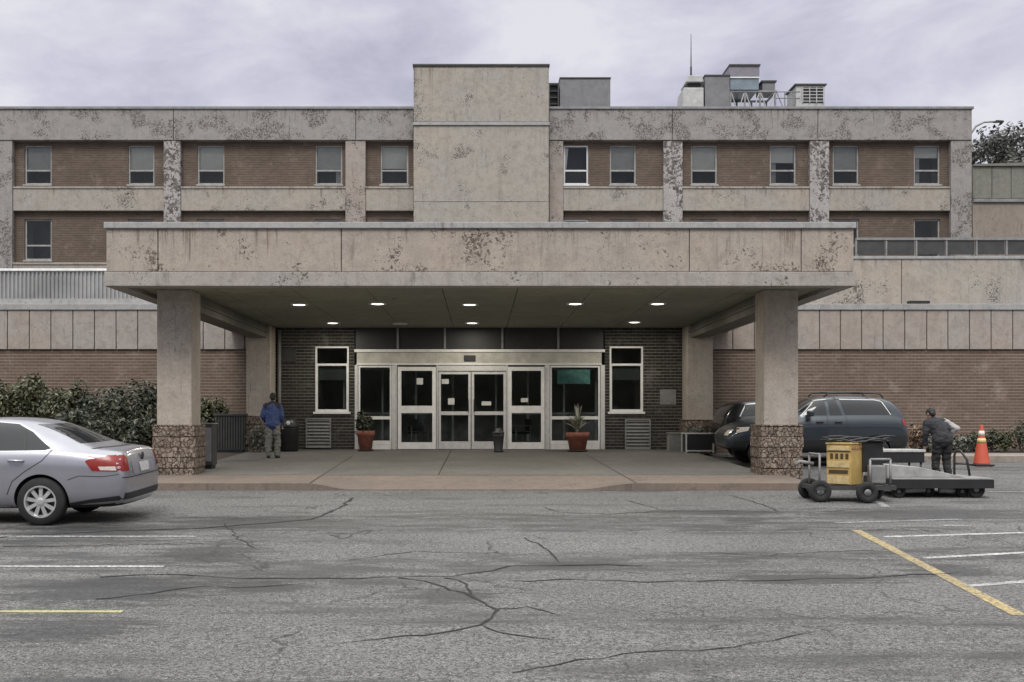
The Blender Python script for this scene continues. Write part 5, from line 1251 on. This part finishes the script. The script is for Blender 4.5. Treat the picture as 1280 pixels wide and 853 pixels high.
def head(mb, c, fwd, up):
    c = Vector(c); f = Vector(fwd).normalized(); u_ = Vector(up).normalized(); s_ = f.cross(u_).normalized()
    M3 = Matrix((s_, f, u_)).transposed(); sub = MB()
    ball(sub, (0, -.01, .03), (.074, .094, .090)); ball(sub, (0, .028, -.045), (.055, .062, .062)); ball(sub, (0, .062, -.085), (.026, .024, .022))
    capsule(sub, (0, .084, .018), (0, .104, -.012), .010, .015, 8); ball(sub, (0, .082, -.048), (.026, .012, .006)); ball(sub, (0, .082, -.058), (.022, .012, .006))
    for k in (-1, 1):
        ball(sub, (k*.074, -.008, -.005), (.010, .022, .032)); ball(sub, (k*.031, .072, .016), (.013, .012, .009)); capsule(sub, (k*.014, .084, .036), (k*.046, .076, .036), .007, .006, 8)
    mb.add([c + M3 @ v for v in sub.v], sub.f)
    return c, M3
SKIN = paint('skin', (.30, .19, .14), .55, 0, .1, 12); HAIR = paint('dark_hair', (.014, .012, .011), .6, 0, .3, 40)
def hair_cap(cM, t, m=None, low=-.05):
    c, M3 = cM; sub = MB(); ball(sub, (0, -.022, .042), (.086, .098, .092)); ball(sub, (0, -.058, -.015), (.072, .052, .065))
    mb = MB(); mb.add([c + M3 @ v for v in sub.v], sub.f); sculpt(mb, 'hair', m or HAIR, t, .010, 4, .008, 3)
def shoe(mb, x, y, yaw=0.0):
    for a, b, ra, rb in (((0, -.07, .045), (0, .03, .045), .042, .044), ((0, .03, .04), (0, .13, .032), .044, .034)):
        Mz = Matrix.Translation((x, y, 0)) @ Matrix.Rotation(yaw, 4, 'Z'); capsule(mb, Mz @ Vector(a), Mz @ Vector(b), ra, rb)

# person in the blue jacket, seen from behind, looking down to the left
D = 26.5
t = thing('person', 'person seen from behind in a blue jacket and grey trousers by the left rear column', 'person', (X(341, D), D, gz(D)+KERB))
mb = MB()
capsule(mb, (-.085,0,.84), (-.10,.0,.45), .075, .052); capsule(mb, (-.10,0,.45), (-.105,-.02,.09), .05, .035); capsule(mb, (.085,0,.84), (.10,.03,.45), .075, .052); capsule(mb, (.10,.03,.45), (.10,.0,.09), .05, .035)
capsule(mb, (-.05,0,.88), (.05,0,.88), .105, .105); capsule(mb, (0,0,.92), (0,.01,1.20), .115, .13); capsule(mb, (-.12,.01,1.28), (.12,.01,1.28), .075, .075); capsule(mb, (0,.01,1.3), (-.005,.03,1.42), .052, .048)
capsule(mb, (-.17,.01,1.29), (-.235,-.01,1.04), .048, .04); capsule(mb, (-.235,-.01,1.04), (-.20,.17,.90), .037, .027); capsule(mb, (.17,.01,1.29), (.215,-.01,1.03), .048, .04); capsule(mb, (.215,-.01,1.03), (.20,.12,.84), .037, .027)
hand(mb, (-.20,.17,.90), (.15,.8,-.5), -1); hand(mb, (.20,.12,.84), (-.1,.6,-.8), 1)
hc = head(mb, (-.01,.05,1.485), (-.25,.9,-.28), (0,.28,.96)); sculpt(mb, 'body', SKIN, t, .008, 3)
hair_cap(hc, t)
mb = MB(); capsule(mb, (-.02,0,.86), (.02,0,.86), .165, .165); capsule(mb, (0,0,.90), (0,.01,1.20), .165, .165); capsule(mb, (-.07,0,.95), (-.09,.01,1.25), .12, .11); capsule(mb, (.07,0,.95), (.09,.01,1.25), .12, .11); capsule(mb, (-.15,.01,1.27), (.15,.01,1.27), .083, .083); capsule(mb, (0,.015,1.32), (0,.02,1.365), .085, .07)
capsule(mb, (-.175,.01,1.28), (-.245,-.01,1.04), .074, .066); capsule(mb, (-.245,-.01,1.04), (-.21,.155,.915), .064, .05); capsule(mb, (.175,.01,1.28), (.225,-.01,1.03), .074, .066); capsule(mb, (.225,-.01,1.03), (.205,.11,.86), .064, .05)
sculpt(mb, 'jacket', paint('blue_jacket', (.045, .072, .19), .75, 0, .35, 7), t, .012, 5, .016, 7)
mb = MB(); capsule(mb, (-.145,-.012,1.285), (.145,-.012,1.285), .082, .082); capsule(mb, (0,-.015,1.25), (0,0,1.33), .12, .09); capsule(mb, (-.06,-.02,1.36), (.06,-.02,1.36), .042, .042); sculpt(mb, 'collar', paint('dark_collar', (.03, .03, .035), .8, 0, .2, 9), t, .011, 5, .008, 9)
TR = paint('grey_trousers', (.17, .17, .155), .85, 0, .3, 8)
mb = MB(); capsule(mb, (-.05,0,.84), (.05,0,.84), .135, .135); capsule(mb, (-.085,0,.82), (-.105,0,.45), .105, .082); capsule(mb, (-.105,0,.45), (-.108,-.02,.08), .08, .072); capsule(mb, (.085,0,.82), (.105,.03,.45), .105, .082); capsule(mb, (.105,.03,.45), (.105,0,.08), .08, .072)
sculpt(mb, 'trousers', TR, t, .011, 4, .022, 3)
mb = MB(); shoe(mb, -.11, .0, R(12)); shoe(mb, .11, .02, R(-8)); sculpt(mb, 'shoes', M['dark'], t, .008, 3)

# stooping person behind the trolley, seen from behind
D = 21.2
t = thing('person', 'stooping person seen from behind in dark clothes with one pale sleeve, behind the trolleys', 'person', (X(1178, D), D, gz(D)))
mb = MB(); sh = Vector((-.07, .16, 1.17))
capsule(mb, (-.085,0,.80), (-.10,.07,.43), .08, .055); capsule(mb, (-.10,.07,.43), (-.11,-.02,.09), .052, .036); capsule(mb, (.085,0,.80), (.10,.06,.43), .08, .055); capsule(mb, (.10,.06,.43), (.11,-.02,.09), .052, .036)
capsule(mb, (-.05,0,.85), (.05,0,.85), .11, .11); capsule(mb, (0,0,.88), (-.06,.13,1.12), .12, .135); capsule(mb, sh+Vector((-.12,0,0)), sh+Vector((.12,0,.01)), .078, .078); capsule(mb, sh, (-.09,.24,1.27), .055, .05)
capsule(mb, sh+Vector((-.17,0,0)), (-.27,.14,.95), .05, .042); capsule(mb, (-.27,.14,.95), (-.26,.22,.72), .038, .028); capsule(mb, sh+Vector((.17,0,.02)), (.30,.08,1.06), .05, .042); capsule(mb, (.30,.08,1.06), (.17,.20,.90), .038, .03)
hand(mb, (-.26,.22,.72), (0,.25,-1), -1); hand(mb, (.17,.20,.90), (-.5,.6,-.5), 1)
hc = head(mb, (-.12,.27,1.345), (-.3,.8,-.55), (-.1,.5,.8)); sculpt(mb, 'body', SKIN, t, .008, 3); hair_cap(hc, t)
DJ = paint('charcoal_jacket', (.026, .027, .032), .85, 0, .35, 8)
mb = MB(); capsule(mb, (-.04,0,.84), (.04,0,.84), .165, .165); capsule(mb, (0,0,.88), (-.06,.13,1.10), .168, .165); capsule(mb, sh+Vector((-.14,0,0)), sh+Vector((.14,0,.01)), .095, .095); capsule(mb, (-.05,.1,1.03), (.05,.1,1.05), .15, .15); capsule(mb, sh, (-.085,.22,1.235), .09, .075)
capsule(mb, sh+Vector((-.17,0,0)), (-.275,.14,.95), .078, .068); capsule(mb, (-.275,.14,.95), (-.263,.21,.755), .064, .052)
sculpt(mb, 'jacket', DJ, t, .012, 5, .016, 2)
mb = MB(); capsule(mb, sh+Vector((.165,0,.02)), (.305,.08,1.06), .082, .072); capsule(mb, (.305,.08,1.06), (.185,.19,.915), .066, .05); sculpt(mb, 'pale_sleeve', paint('pale_sleeve', (.36, .35, .34), .8, 0, .3, 10), t, .010, 4, .014, 5)
mb = MB(); capsule(mb, (-.05,0,.83), (.05,0,.83), .145, .145); capsule(mb, (-.085,0,.80), (-.105,.07,.43), .11, .085); capsule(mb, (-.105,.07,.43), (-.115,-.02,.08), .083, .072); capsule(mb, (.085,0,.80), (.105,.06,.43), .11, .085); capsule(mb, (.105,.06,.43), (.115,-.02,.08), .083, .072)
sculpt(mb, 'trousers', paint('black_trousers', (.017, .017, .018), .85, 0, .35, 8), t, .011, 4, .02, 6)
mb = MB(); shoe(mb, -.12, .02, R(10)); shoe(mb, .12, .02, R(-8)); sculpt(mb, 'shoes', M['dark'], t, .008, 3)
